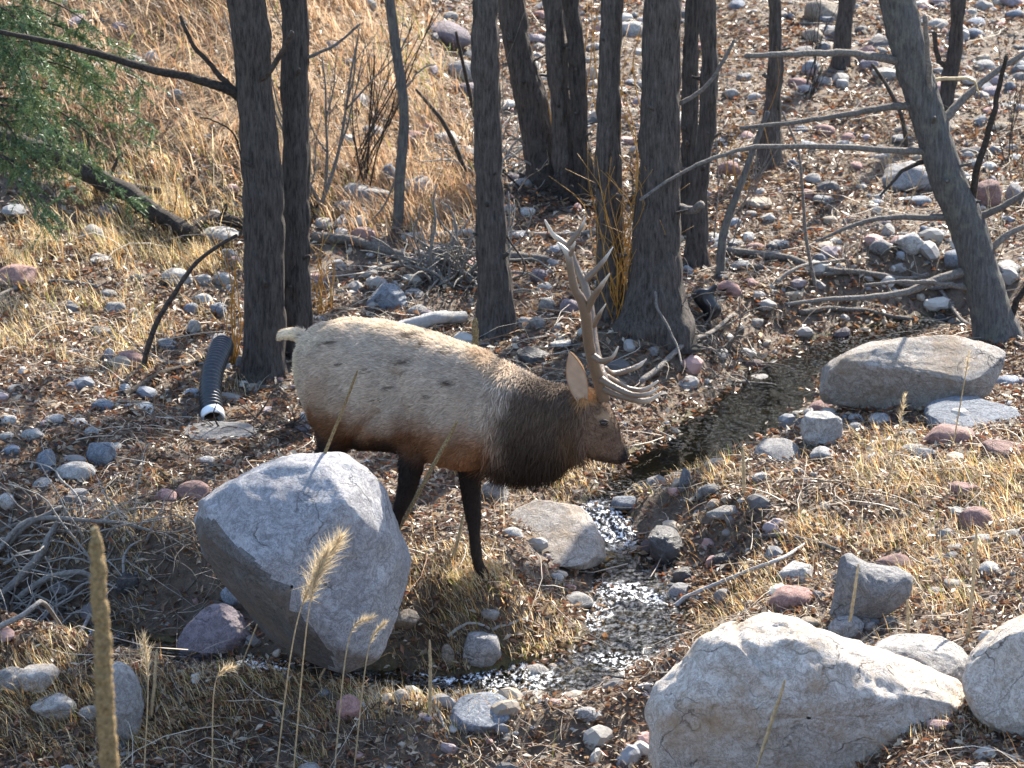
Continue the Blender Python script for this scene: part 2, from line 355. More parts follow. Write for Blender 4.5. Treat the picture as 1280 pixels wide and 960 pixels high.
lowr = sst(18.9, 18.2, wy); amp = .0010+.022*rap+.0125*lowr
q = np.stack([wx*7, wy*5, 0*wx], 1)
amp = amp*np.where(lowr > .01, .35+1.1*sst(-.1, .35, fbm(np.stack([wx, wy, 0*wx], 1)*3.1, 2, 58)), 1)
wz = wzl+amp*(fbm(q*2.0, 3, 51)*1.5+fbm(q*4.6, 2, 57))
i = np.arange(899)[:, None]*nw+np.arange(nw-1)[None]
tag(mesh('creek_water', np.stack([wx, wy, wz], 1), np.stack([i+nw, i+nw+1, i+1, i], -1).reshape(-1, 4), M_WATER, col=np.stack([np.clip(rap*.8+.75*lowr*sst(-.05, .3, fbm(np.stack([wx, wy, 0*wx], 1)*2.6, 2, 59)), 0, 1), np.clip(lowr+rap, 0, 1), 0*rap], 1)), kind='structure')  # red: chute foam, plus sun glints of the lower run painted as white

# ------------------------------------------------------------------ trees
def bark_disp(seed, freq, depth):
    def d(p):
        q = p.copy(); q[:, 2] *= .17; n1 = vn(q*freq, seed); n2 = vn(q*freq*2.1, seed+5)
        return depth*(np.abs(n1-.5)*2.4-.5+.5*(n2-.5))+depth*1.2*fbm(p*2.2, 2, seed)
    return d
def bare_crown(root, z0, n, seed, spread=1.0):        # leafless limbs above the frame
    r = random.Random(seed); gs = []
    def limb(p, d, L, rad, lev):
        pts = [p]; dd = Vector(d)
        for k_ in range(4):
            dd = (dd+Vector((r.uniform(-.25, .25), r.uniform(-.25, .25), r.uniform(-.05, .22)))).normalized(); pts.append(pts[-1]+np.array(dd)*L/4)
        gs.append(tubegeo(pts if lev < 2 else pts[::2], np.linspace(rad, rad*.35, 5) if lev < 2 else np.linspace(rad, rad*.35, 3), 5 if lev < 2 else 3))
        if lev < 3:
            for k_ in range(4 if lev < 2 else 3):
                b = pts[r.choice((1, 2, 3, 4))]; a = r.uniform(0, 6.28)
                nd = (dd*.8+Vector((math.cos(a), math.sin(a), r.uniform(-.1, .6)))*.75).normalized()
                limb(b, nd, L*r.uniform(.45, .7), rad*.45, lev+1)
    for k_ in range(n):
        z = z0[0]+(z0[1]-z0[0])*k_/max(1, n-1); a = r.uniform(0, 6.28)
        c = z0[2](z); limb(np.array(c), Vector((math.cos(a)*spread, math.sin(a)*spread, r.uniform(.5, 1.2))).normalized(), r.uniform(1.4, 2.6), .04, 0)
    return join(gs)
TREES = {}
def tree(key, pix, label, mat=M_BARK, top=7.6, sides=56, freq=24, depth=.021, group=None, crown=3, dY=0, flare=True):
    b = gh(pix[0][0], pix[0][1]); Y = b[1]+dY+pix[0][2]*.5*mpp(b[1])*(1.15 if flare else 1)
    P = [at(x, y, Y) for x, y, _ in pix]; Rr = [wd*.5*mpp(Y)*1.0 for _, _, wd in pix]
    P = [np.array((P[0][0], Y, gz(P[0][0], Y)-.25))]+P; Rr = [Rr[0]*1.15]+Rr
    d = (P[-1]-P[-2]); d = d/np.linalg.norm(d); zt = P[-1][2]; pl = P[-1]; rl = Rr[-1]
    up = np.array((d[0]*.5, .0, 1.))
    for h in (1.0, 2.2, 3.6, 5.2, 7.0):
        if zt+h > top: break
        P.append(pl+up*h+np.array((random.uniform(-.08, .08), random.uniform(-.1, .1), 0))); Rr.append(rl*(1-h/11))
    P = np.array(P); L = np.r_[0, np.cumsum(np.linalg.norm(np.diff(P, axis=0), axis=1))]
    n = int(L[-1]/.045)
    path = spline(P, n*2); l2 = np.r_[0, np.cumsum(np.linalg.norm(np.diff(path, axis=0), axis=1))]
    zc = l2[np.argmin(np.abs(path[:, 2]-(zt+.6)))]; g = np.r_[np.arange(0, zc, .04), np.linspace(zc, l2[-1], max(4, int((l2[-1]-zc)/.22)))]; path = np.stack([np.interp(g, l2, path[:, k_]) for k_ in range(3)], 1)
    rad = np.interp(g, L*l2[-1]/L[-1], Rr)
    sd_ = sum(map(ord, key)); bd = bark_disp(sd_, freq, depth); z0 = gz(b[0], Y); cx, cy = P[0][0], Y
    def dsp(p):
        r = bd(p)
        if flare:
            an = np.arctan2(p[:, 1]-cy, p[:, 0]-cx); k_ = np.exp(-np.maximum(p[:, 2]-z0+.05, 0)/.13)
            r = r+k_*rad.max()*.28*(.4+vn(np.stack([np.cos(an)*2, np.sin(an)*2, 0*an], 1)*1.6, sd_)*1.2)
        return r
    v, f = tubegeo(path, rad, sides, dsp)
    root = empty('leafless_tree', (cx, cy, z0)); tag(root, label, 'tree', group)
    mesh('trunk', v, f, mat, root)
    rs_ = random.Random(sd_)
    for k_ in range(4 if sides > 30 else 0):
        z = z0+rs_.uniform(.4, max(.8, zt-z0)); i_ = int(np.argmin(np.abs(path[:, 2]-z))); a = rs_.uniform(-3.0, -.1); d_ = np.array((math.cos(a), math.sin(a), rs_.uniform(.1, .7))); d_ /= np.linalg.norm(d_); L_ = rs_.uniform(.03, .14); r_ = rs_.uniform(.010, .024)
        q_ = [path[i_]+d_*rad[i_]*t for t in (.5, .9)]+[path[i_]+d_*(rad[i_]+L_)]; mesh('stub', *tubegeo(spline(q_, 6), np.linspace(r_*1.3, r_*.7, 6), 8, lambda p: .25*r_*fbm(p*60, 2, sd_)), mat, root)
    if crown:
        cz_ = lambda z: (np.interp(z, path[:, 2], path[:, 0]), np.interp(z, path[:, 2], path[:, 1]), z)
        v, f = bare_crown(root, (max(4.2, zt+.9), path[-1, 2]-.2, cz_), crown, sd_); mesh('bare_limbs', v, f, mat, root)
    TREES[key] = (root, Y); return root
def pxtube(pts, Y, r0, r1, sides=7, n=None, dY=0, wob=.4, seed=0):
    m = mpp(Y); P = [at(x, y, Y+dY*k_/max(1, len(pts)-1)) for k_, (x, y) in enumerate(pts)]
    n = n or max(6, int(6*len(pts))); p = spline(P, n)
    p += (np.stack([vn(np.stack([np.arange(n)*.6+seed, np.full(n, 7.7*k_), np.zeros(n)], 1), seed)-.5 for k_ in range(3)], 1))*m*wob*6*np.sin(np.linspace(0, math.pi, n))[:, None]
    return tubegeo(p, np.linspace(r0, r1, n)*m, sides, lambda q: .12*r0*m*fbm(q*25, 2, seed))
def branch(key, pts, r0, r1, mat=None, dY=0, subs=()):
    root, Y = TREES[key]; gs = [pxtube(pts, Y, r0, r1, dY=dY, seed=len(pts)+int(pts[0][1]))]
    o = mesh('branch', *gs[0], mat or M_DEAD, root)
    rn = random.Random(int(pts[0][0]*7+pts[0][1])); Pb = gs[0][0].reshape(-1, 7, 3).mean(1); tw = []
    for k_ in range(5 if r0 > 2.5 else 2):
        i0 = rn.randrange(len(Pb)//3, len(Pb)-1); p = Pb[i0]; dr = Pb[i0]-Pb[i0-2]; dr = dr/(np.linalg.norm(dr)+1e-9); L = rn.uniform(.12, .5); q = [p]
        dd = dr*.8+np.array((rn.gauss(0, .5), rn.gauss(0, .5), rn.gauss(.05, .6)))
        for j in range(3): dd = dd/np.linalg.norm(dd); q.append(q[-1]+dd*L/3); dd = dd+np.array((rn.gauss(0, .3), rn.gauss(0, .3), rn.gauss(0, .3)))
        tw.append(tubegeo(spline(q, 8), np.linspace(.0045, .0015, 8), 4))
    t = mesh('twigs', *join(tw), mat or M_DEAD); t.parent = o; t.matrix_parent_inverse = Matrix.Translation(-Vector(root.location))
    for s_, a, b in subs:
        v, f = pxtube(s_, Y+dY*.5, a, b, 5, seed=int(s_[0][0])); t = mesh('twig', v, f, mat or M_DEAD); t.parent = o; t.matrix_parent_inverse = Matrix.Translation(-Vector(root.location))
    return o
tree('A', [(331, 482, 58), (330, 440, 50), (331, 376, 48), (328, 222, 50), (313, 53, 45)], 'thick dark furrowed tree trunk with a dead limb, beside the black pipe')
tree('B', [(373, 462, 42), (369, 376, 40), (369, 222, 36), (369, 53, 31)], 'slim grey-brown trunk pressed against a thicker trunk, behind the elk rump', dY=.10)
tree('C', [(623, 427, 50), (619, 380, 42), (612, 222, 34), (607, 53, 31)], 'lone straight trunk rising from a tangle of roots behind the elk back')
tree('D', [(692, 238, 58), (683, 205, 50), (667, 136, 37), (646, 53, 30)], 'broad leaning trunk at the left of the tree clump')
tree('E', [(712, 246, 34), (703, 153, 27), (695, 53, 25)], 'dark upright trunk just right of the leaning trunk in the clump')
tree('F', [(734, 250, 26), (724, 150, 22), (719, 53, 20)], 'thin dark trunk in the middle of the tree clump', crown=3)
tree('G', [(765, 398, 42), (762, 300, 34), (761, 200, 32), (763, 53, 28)], 'dark trunk joined at the foot to the biggest trunk, behind the antlers', crown=4)
tree('H', [(821, 432, 78), (818, 380, 70), (821, 300, 58), (825, 200, 50), (826, 53, 47)], 'biggest flared tree trunk on the root bank by the pool', crown=4)
tree('I', [(872, 338, 28), (873, 260, 22), (884, 150, 24), (886, 53, 23)], 'slender trunk standing right behind the biggest trunk', crown=3)
tree('O', [(857, 300, 24), (862, 150, 21), (864, 53, 19)], 'shadowy narrow trunk half hidden behind the biggest trunk', crown=3)
tree('J', [(962, 213, 28), (965, 140, 20), (970, 53, 17)], 'solitary small dark trunk on the cobbled slope with pink stones', crown=3)
tree('K', [(1252, 432, 56), (1240, 395, 50), (1212, 290, 44), (1183, 222, 42), (1163, 153, 43), (1134, 53, 44)], 'leaning grey lichen-spotted tree with many dead side branches', M_BARK2, freq=36, depth=.012, crown=3)
tree('L', [(1180, 142, 15), (1187, 100, 18), (1195, 53, 18)], 'thin dark trunk on the far slope behind the leaning tree', crown=3, sides=28)
tree('M', [(1050, 88, 20), (1052, 53, 20)], 'narrow trunk highest up the cobbled slope', crown=3, sides=28)
tree('N', [(497, 292, 13), (500, 220, 13), (505, 140, 12), (494, 53, 13)], 'thin grey sapling beside pale boulders below the grassy hillside', M_BARK2, crown=2, sides=20, depth=.004, freq=50, flare=False)
branch('A', [(300, 122), (285, 112), (240, 98), (180, 85), (120, 66), (60, 52), (0, 40)], 6.5, 3, M_DARKW, -.3, [([(110, 64), (80, 68), (45, 58), (10, 52)], 3, 1.4), ([(150, 76), (120, 72), (85, 73), (0, 72)], 2, 1)])
branch('A', [(296, 115), (275, 95), (258, 75), (238, 50), (225, 20)], 4, 2, M_DARKW, -.2)
branch('A', [(310, 85), (325, 100), (350, 70), (365, 40)], 4, 3, M_DARKW, -.3)
branch('B', [(372, 75), (395, 68), (420, 55), (450, 30)], 2.5, 1.4, M_DEAD)
branch('A', [(305, 205), (290, 165), (265, 150), (250, 147)], 1.3, .7, M_DARKW, -.3)
K = 'K'
branch(K, [(1130, 78), (1100, 72), (1050, 66), (990, 68), (932, 70)], 6, 3.2, M_DEAD, -.5)
branch(K, [(1150, 132), (1110, 134), (1060, 142), (1000, 152), (925, 160)], 5.5, 2.2, M_DEAD, -.4)
branch(K, [(1165, 190), (1120, 188), (1050, 184), (985, 183), (930, 186), (880, 202), (838, 224), (800, 250)], 4.5, 1.6, M_DEAD, -.8, [([(985, 183), (975, 165), (960, 130)], 1.4, .6)])
branch(K, [(1195, 272), (1150, 272), (1100, 273), (1060, 284), (1020, 302)], 5, 1.6, M_DEAD, -.3)
branch(K, [(1160, 200), (1130, 212), (1115, 228), (1100, 245)], 3, 1.4, M_DARKW, -.2)
branch(K, [(1215, 252), (1222, 210), (1240, 150), (1250, 105), (1258, 70)], 5, 2.5, M_DARKW, -.3)
branch(K, [(1222, 272), (1250, 260), (1285, 240), (1330, 215)], 5, 3, M_DEAD, -.2)
branch(K, [(1240, 310), (1262, 292), (1300, 275)], 5, 3, M_DEAD)
branch(K, [(1180, 150), (1200, 128), (1230, 100), (1290, 60)], 6, 3, M_DEAD, .3)
branch(K, [(1150, 103), (1185, 98), (1215, 100), (1224, 118)], 3, 1.2, M_STEM)
branch(K, [(1165, 150), (1162, 110), (1160, 70), (1156, 20)], 4, 3, M_DEAD, -.3)
branch(K, [(1212, 338), (1170, 350), (1130, 366), (1080, 372), (1030, 374), (985, 380)], 6.5, 2, M_DEAD, -.4, [([(1130, 366), (1090, 352), (1040, 348)], 2.5, 1)])
branch(K, [(1218, 362), (1180, 355), (1130, 352), (1080, 356)], 4, 1.5, M_DEAD, -.3)
branch(K, [(1262, 400), (1275, 370), (1300, 340)], 5, 3, M_DARKW)
branch('H', [(850, 130), (880, 110), (905, 75), (918, 50)], 3, 2, M_DEAD)
branch('H', [(850, 260), (866, 262), (877, 255)], 6, 5, M_DEAD, -.2)
branch('H', [(800, 335), (818, 360), (822, 385), (845, 430), (852, 455)], 2, 1.4, M_DEAD, -.7)
branch('C', [(630, 290), (655, 330), (648, 350)], 1.5, .8, M_DARKW, -.2)
branch('N', [(502, 190), (485, 250), (455, 285)], 1.6, .8, M_DEAD)
branch('N', [(500, 120), (525, 88), (545, 80)], 1.5, .6, M_DEAD)
branch('L', [(1184, 85), (1172, 72), (1168, 40)], 4, 3, M_DARKW)
# leaning dead stems standing in the ground
def stick(pts, r0, r1, label, mat=M_DEAD, name='dead_branch', drape=True, lift=0., cat='branch', group=None, sides=7, subs=()):
    g0 = [gh(x, y) for x, y in pts]
    if drape:
        P = spline(g0, max(8, len(pts)*7)); m = mpp(P[:, 1].mean()); n = len(P)
        zz = gz(P[:, 0], P[:, 1]); zs = zz.copy()
        for _ in range(6): zs[1:-1] = np.maximum(zs[1:-1], (zs[:-2]+zs[2:])/2)
        P[:, 2] = zs+r0*m*.75+lift*np.sin(np.linspace(.15, math.pi*.9, n)); P[:, :2] += .5*m*r0*np.stack([fbm(np.stack([np.arange(n)*.45, np.full(n, pts[0][0]+9.*k_), np.zeros(n)], 1), 2, 3) for k_ in range(2)], 1)
    else:
        Y = g0[0][1]; P = spline([np.array((g0[0][0], Y, g0[0][2]-.08))]+[at(x, y, Y) for x, y in pts[1:]], max(10, len(pts)*6)); m = mpp(Y)
    rr = np.linspace(r0, r1, len(P))*m
    v, f = tubegeo(P, rr, sides, lambda q: .22*r0*m*fbm(q*18, 3, int(pts[0][0])))
    if subs:
        root = empty(name, tuple(P[0])); tag(root, label, cat, group); mesh('stem', v, f, mat, root)
        for s_, a, b in subs:
            Ys = gh(*s_[0])[1] if drape else Y
            mesh('side_branch', *pxtube(s_, Ys-.06, a, b, 6, seed=int(s_[0][0])), mat, root)
        return root
    return tag(mesh(name, v, f, mat), label, cat, group)
stick([(175, 462), (192, 412), (220, 364), (244, 330), (272, 308), (296, 294)], 4, 2, 'dark bare stem leaning up from the litter towards the thick trunk', M_DARKW, drape=False)
stick([(900, 345), (903, 300), (914, 262), (930, 220), (942, 185), (960, 140)], 6, 3, 'crooked grey sapling leaning right behind the root bank', M_BARK2, 'leaning_sapling', False, cat='sapling')
stick([(592, 232), (572, 190), (555, 155), (540, 135), (520, 112)], 3.5, 2, 'dark crooked stem curving up left of the lone straight trunk', M_DARKW, drape=False)
stick([(598, 160), (590, 130), (580, 85), (570, 40)], 3, 2, 'thin dark upright stem against the lone straight trunk', M_DARKW, drape=False)
stick([(1022, 360), (1008, 300), (1004, 250), (998, 190), (978, 140)], 2.5, 1.2, 'thin pale crooked stem standing among the cobbles', M_DEAD, drape=False)
stick([(1136, 195), (1128, 150), (1110, 110), (1090, 80)], 3, 2, 'dark thin stem crossing behind the leaning tree', M_DARKW, drape=False)
# logs and fallen branches
stick([(-40, 165), (0, 196), (60, 222), (120, 250), (180, 283), (236, 308)], 15, 10, 'big fallen log with bark peeling, sloping down the hillside', M_DARKW, 'fallen_log', cat='log', lift=.12, sides=18, subs=[([(120, 236), (140, 230), (165, 233), (203, 239)], 5, 3.5), ([(150, 230), (140, 215), (148, 195), (143, 180)], 3, 1)])
stick([(238, 300), (255, 284), (285, 283), (340, 281), (402, 262)], 8, 6, 'charred dark log end poking out behind the thick trunk', M_DARKW, 'fallen_log', cat='log', sides=14, subs=[([(278, 275), (281, 262), (283, 255)], 3, 2)])
stick([(390, 300), (420, 305), (465, 315), (508, 327)], 7, 5, 'weathered grey log left of the root tangle', M_DEAD, 'fallen_log', cat='log', sides=12)
stick([(474, 344), (500, 334), (560, 330)], 5, 4, 'short grey log lying right above the blue-grey boulder', M_DEAD, 'fallen_log', cat='log', sides=10)
stick([(503, 302), (550, 298), (592, 296)], 5, 4.5, 'straight bleached stick above the root tangle', M_PALE)
stick([(498, 420), (540, 413), (580, 405)], 9, 7.5, 'smooth white log just behind the elk back', M_PALE, 'fallen_log', cat='log', sides=14, lift=.05)
stick([(585, 206), (640, 224), (700, 248), (748, 264)], 6, 4, 'dark rotten log across the foot of the leaning trunk', M_DARKW, 'fallen_log', cat='log', sides=12)
stick([(636, 326), (684, 330)], 7, 6, 'stubby grey log right of the lone straight trunk', M_DEAD, 'fallen_log', cat='log', sides=12)
stick([(640, 296), (690, 297), (745, 292)], 4, 3, 'straight brown stick lying between lone trunk and antler tips', M_DEAD)
stick([(905, 318), (977, 326), (1032, 342), (1101, 349), (1160, 347)], 5.5, 3, 'long bleached branch lying below the cobbles', M_DEAD)
stick([(905, 333), (995, 344), (1080, 347), (1211, 358)], 3.5, 2.5, 'long thin grey branch lying along the litter above the pool', M_DEAD)
stick([(1139, 344), (1184, 382), (1232, 412), (1290, 444)], 3, 2, 'slanting thin branch lying past the foot of the leaning tree', M_DEAD)
stick([(970, 358), (1000, 348), (1055, 330)], 3, 1.5, 'short arched twig under the cobble bank', M_DEAD, lift=.08)
stick([(1000, 395), (1060, 392), (1120, 400), (1200, 398)], 4, 2, 'grey branch half buried in litter above the large right boulder', M_DEAD)
stick([(800, 484), (843, 458), (885, 437), (918, 402)], 4, 2.5, 'bare grey branch slanting down the root bank into the pool', M_DEAD, lift=.1)
stick([(-10, 712), (45, 687), (110, 690), (192, 680)], 4, 2.2, 'long bleached stick on top of the brush heap', M_PALE2, lift=.2)
stick([(-10, 764), (41, 735), (62, 704), (82, 654)], 6, 2.5, 'thick forked bleached stick in the brush heap', M_PALE2, lift=.16, subs=[([(62, 700), (34, 690), (5, 705)], 3, 2)])
stick([(20, 757), (70, 752), (103, 748), (118, 740)], 4.5, 3, 'short pale stick low in the brush heap', M_PALE2, lift=.16)
stick([(-10, 799), (52, 786), (115, 778)], 4, 2.5, 'pale straight stick at the foot of the brush heap', M_PALE2, lift=.16)
stick([(-5, 792), (10, 772), (26, 752)], 6, 5, 'stubby dark stick end in the brush heap', M_DARKW, lift=.05)
stick([(10, 690), (65, 683), (84, 652)], 4, 2, 'bent grey stick rising from the brush heap', M_PALE2, lift=.2)
stick([(155, 738), (158, 715), (182, 683)], 2, 1.2, 'thin curved pale twig right of the brush heap', M_PALE, lift=.1)
stick([(0, 672), (40, 668), (100, 676), (150, 672)], 3, 1.5, 'thin brown twig lying behind the brush heap', M_DEAD, lift=.04)
stick([(836, 769), (892, 745), (960, 716), (1012, 683)], 3.2, 2, 'long pale branch slanting from the creek up the grass bank', M_PALE, lift=.05)
stick([(943, 678), (1005, 685), (1050, 694)], 3.4, 3, 'short grey branch on the grass bank above the grey wedge rock', M_DEAD, lift=.03)
stick([(-10, 378), (58, 356), (124, 361)], 3.5, 2.4, 'grey branch beside the pink rock below the fallen log', M_DEAD)
stick([(86, 443), (113, 437), (155, 416), (206, 382), (240, 357)], 2.2, 1.4, 'pale thin branch lying across the leaf litter slope', M_PALE)
stick([(180, 453), (261, 456)], 1.8, 1.4, 'straight pale stick pointing at the black pipe', M_PALE)
stick([(151, 498), (206, 469), (254, 452)], 5, 3, 'dark rotten branch left of the black pipe', M_DARKW)
stick([(285, 476), (303, 485), (336, 487)], 3.5, 3, 'grey exposed root below the thick trunk, right of the pipe', M_DEAD, name='exposed_root', cat='root')
stick([(322, 484), (344, 467), (354, 464)], 3.5, 2.5, 'curled grey root behind the elk rump', M_DEAD, name='exposed_root', cat='root')
stick([(300, 452), (292, 430), (302, 405)], 4, 2.4, 'pale twisted root above the mouth of the black pipe', M_DEAD, name='exposed_root', cat='root', lift=.05)
stick([(0, 490), (60, 488), (120, 500), (190, 505)], 2.5, 1.5, 'dark twig lying on the litter above the left stones', M_DARKW)
stick([(616, 792), (640, 784), (664, 780)], 2.2, 1.6, 'short white stick on the gravel in front of the elk', M_PALE)
stick([(560, 797), (580, 788), (612, 790)], 2.2, 1.6, 'pale curved root beside the short white stick', M_PALE, name='exposed_root', cat='root')
stick([(660, 875), (690, 886), (690, 868), (660, 842)], 1.6, 1, 'thin dark twig trailing in the water at the bottom', M_DARKW)
stick([(540, 880), (553, 905), (560, 930)], 2.5, 1.5, 'pale twig dipping in the creek beside the blue slab', M_PALE)
stick([(780, 842), (850, 832), (900, 822)], 2.4, 1.6, 'straight brown twig spanning the creek edge by the foreground rock', M_DEAD)
stick([(890, 700), (910, 720), (930, 735)], 1.8, 1, 'thin grey twig above the pinkish block', M_DEAD)

# ------------------------------------------------------------------ rocks
def ico(sub):
    bm = bmesh.new(); bmesh.ops.create_icosphere(bm, subdivisions=sub, radius=1)
    v = np.array([x.co for x in bm.verts]); f = np.array([[q.index for q in p.verts] for p in bm.faces]); bm.free(); return v, f
ICO = {s: ico(s) for s in (2, 3, 4)}
def rockgeo(seed, sub=3, ang=.5, n=11):
    r = np.random.default_rng(seed); d, f = ICO[sub]
    pl = r.normal(size=(n, 3)); pl /= np.linalg.norm(pl, axis=1)[:, None]; ds = r.uniform(.62, .95, n)
    rad = np.full(len(d), 1.02)
    for nrm, dist in zip(pl, ds):
        c = d@nrm; rad = np.minimum(rad, np.where(c > .15, dist/np.maximum(c, .15), 9))
    rad = rad*ang+(1-ang)*.9
    v = d*rad[:, None]; v = v*(1+.12*fbm(d*1.7+seed, 3, seed))[:, None]; v += .03*np.stack([fbm(d*5+k_*9, 2, seed) for k_ in range(3)], 1)
    return v, f
ROCKM = {}
NSHAPE = 14
def rock_mesh(color, i, sub):
    key = (color, i, sub)
    if key not in ROCKM:
        v, f = rockgeo(100+i, sub, .68+.32*((i*7) % 10)/10, 8+i % 5); v = v/np.abs(v).max(0)
        o = mesh('stone', v, f, RM[color]); ROCKM[key] = o.data; bpy.data.objects.remove(o)
    return ROCKM[key]
NAMES = {'white': 'pale grey', 'cream': 'cream', 'grey': 'grey', 'blue': 'blue-grey', 'pink': 'pink', 'purple': 'purplish', 'tan': 'tan', 'dark': 'dark wet', 'lavender': 'lavender'}
LAND = [((265, 490), 'near the black corrugated pipe'), ((331, 440), 'at the foot of the thick dark trunk'), ((620, 400), 'beside the lone straight trunk'), ((820, 410), 'by the biggest flared trunk'),
        ((690, 240), 'near the broad leaning trunk'), ((555, 330), 'in the root tangle'), ((500, 260), 'beside the thin grey sapling'), ((962, 205), 'around the solitary small dark trunk'),
        ((1220, 280), 'behind the leaning lichen tree'), ((1060, 310), 'on the cobble bank below the pink stones'), ((1060, 180), 'on the far slope among pink stones'), ((1230, 110), 'high on the slope behind the leaning tree'), ((1140, 520), 'under the large right boulder'),
        ((850, 550), 'in the dark pool'), ((895, 625), 'in the stone pile beside the pool outlet'), ((700, 650), 'by the flat cream boulder'), ((790, 740), 'in the glittering creek run'), ((600, 830), 'on the gravel between the creek bends'),
        ((1075, 730), 'around the grey wedge rock'), ((1230, 680), 'on the sunlit right bank'), ((1040, 860), 'behind the long foreground rock'), ((90, 570), 'in the stone heap on the left litter slope'),
        ((150, 390), 'on the leaf litter below the fallen log'), ((270, 350), 'between the fallen log and the thick trunk'), ((30, 345), 'below the conifer'), ((80, 870), 'in the dry grass by the mullein stalk'), ((230, 620), 'behind the huge pale boulder'),
        ((280, 780), 'at the foot of the huge pale boulder'), ((1230, 610), 'in the dry grass of the right bank'), ((570, 100), 'on the grassy hillside'), ((680, 370), 'on the cobbles behind the antlers'), ((560, 690), 'beside the elk front hoof'), ((960, 400), 'in the litter above the pool'), ((850, 320), 'behind the tree clump')]
LANDW = [(gh(*p)[:2], t) for p, t in LAND]
ROCKS = []
def place_rock(c, wd, ht, color, seed, name=None, flat=.7, sub=3, label=None):
    r = random.Random(seed)
    o = bpy.data.objects.new(name or 'stone', rock_mesh(color, r.randrange(NSHAPE), sub)); COL.objects.link(o)
    dp = wd*r.uniform(.75, 1.05)
    o.scale = (wd/2, dp/2, ht/2); o.rotation_euler = (r.uniform(-.18, .18), r.uniform(-.18, .18), r.choice((0, math.pi))+r.uniform(-.35, .35))
    o.location = (c[0], c[1], gz(c[0], c[1])+ht*.5-ht*.36)
    ROCKS.append((o, color, wd, c, label)); return o
HAND = '''113 294 32 28 white|24 345 58 38 pink|220 347 40 25 white|252 349 24 16 white|280 349 26 18 white|275 298 50 16 white|456 247 66 34 white|487 222 22 36 blue|525 236 44 28 white|551 257 32 20 purple|585 238 16 18 purple
484 373 50 40 blue|576 90 40 28 white|658 267 24 13 white|638 263 18 16 white|673 345 24 20 purple|681 360 20 16 white|672 405 22 17 white|712 386 26 26 purple|683 382 22 20 white|702 433 30 10 white|666 446 46 20 dark|522 388 26 15 white
619 614 40 36 white|998 105 26 16 pink|1029 163 30 16 pink|1060 174 19 17 pink|1132 225 74 46 grey|1237 243 36 40 pink|1268 243 26 30 grey|1137 304 35 28 white|1110 289 18 22 white|1101 309 31 20 grey|946 310 26 14 pink|964 310 18 18 dark
1017 225 24 17 white|991 206 16 14 blue|950 241 17 14 white|1001 162 20 12 blue|1053 105 16 17 white|931 95 20 11 white|943 122 18 13 white|915 117 24 13 white|912 212 32 22 pink|912 361 32 22 pink|1029 103 24 14 white|1233 83 26 14 white
1263 108 16 14 blue|976 306 24 16 white|940 270 18 12 white|960 273 18 12 white|1026 510 32 20 pink|1070 536 26 18 white|1070 524 22 13 grey|1101 526 32 17 grey|1187 545 70 36 pink|1142 564 44 16 white|1255 562 56 20 pink|850 552 30 20 tan
886 567 38 28 dark|975 567 64 30 grey|950 598 26 18 white|957 384 28 14 white|1135 543 26 14 dark|855 601 14 36 blue|891 615 30 16 grey|909 624 17 12 tan|893 631 20 14 tan|876 617 16 18 grey|907 643 46 18 white|945 404 24 12 white
1204 612 38 22 pink|1219 650 46 36 pink|1227 674 27 20 white|1197 686 28 14 white|1120 705 48 28 pink|988 748 62 36 pink|995 717 52 22 white|1060 788 50 38 grey|1080 780 18 14 white|1010 782 32 18 tan|1237 712 32 20 white|1266 669 24 14 white
1194 731 28 14 grey|1170 741 24 14 white|1110 776 18 12 white|905 745 28 24 grey|868 748 24 12 grey|905 700 30 17 dark|857 718 34 20 dark|508 786 38 24 tan|600 815 52 44 grey|671 848 40 34 white|692 842 22 26 tan|559 820 19 34 tan
722 751 40 18 white|695 724 22 18 white|642 668 26 18 white|815 742 46 28 dark|850 738 30 20 grey|743 814 34 20 dark|726 845 36 20 grey|759 833 26 16 grey|774 848 20 14 dark|435 886 34 36 pink|613 779 24 16 white|736 895 38 18 grey
540 690 18 12 white|91 593 54 28 white|58 577 26 34 blue|127 567 38 42 blue|10 526 24 16 white|9 547 18 13 white|41 545 32 20 white|67 524 26 13 white|98 528 22 14 white|113 541 20 14 white|129 507 30 18 blue|96 619 30 14 grey
256 578 26 16 grey|275 433 36 34 grey|161 450 38 22 pink|242 616 46 30 pink|206 622 30 22 pink|146 388 30 20 white|167 390 14 12 white|272 390 25 18 blue|239 387 18 18 blue|254 375 26 14 white|242 412 18 26 white|127 414 28 12 grey
134 368 26 10 white|300 453 12 18 grey|15 564 24 14 blue|52 605 26 14 white|10 629 26 20 white|289 749 24 26 blue|16 852 42 32 white|45 848 60 30 cream|65 889 62 32 white|113 896 32 20 white|158 738 32 28 dark|1275 897 40 30 white
395 350 22 18 pink|405 280 24 14 white|430 260 30 18 white|470 262 20 16 blue|540 330 22 14 white|1145 215 20 12 grey|1215 640 20 14 grey|800 420 10 8 grey|690 330 18 12 grey|700 410 18 12 white|655 405 20 16 grey|775 770 26 14 dark|830 790 34 16 dark|760 700 24 12 dark'''
hid = 0
for ent in HAND.replace('\n', '|').split('|'):
    x, y, wd, ht, c = ent.split(); x, y, wd, ht = float(x), float(y), float(wd), float(ht); hid += 1
    g = gh(x, y+ht*.30); m = mpp(g[1])
    place_rock((g[0], g[1]+wd*m*.12), wd*m*1.04, max(ht*m*1.15, wd*m*.45), c, 900+hid, sub=3 if wd < 34 else 4)
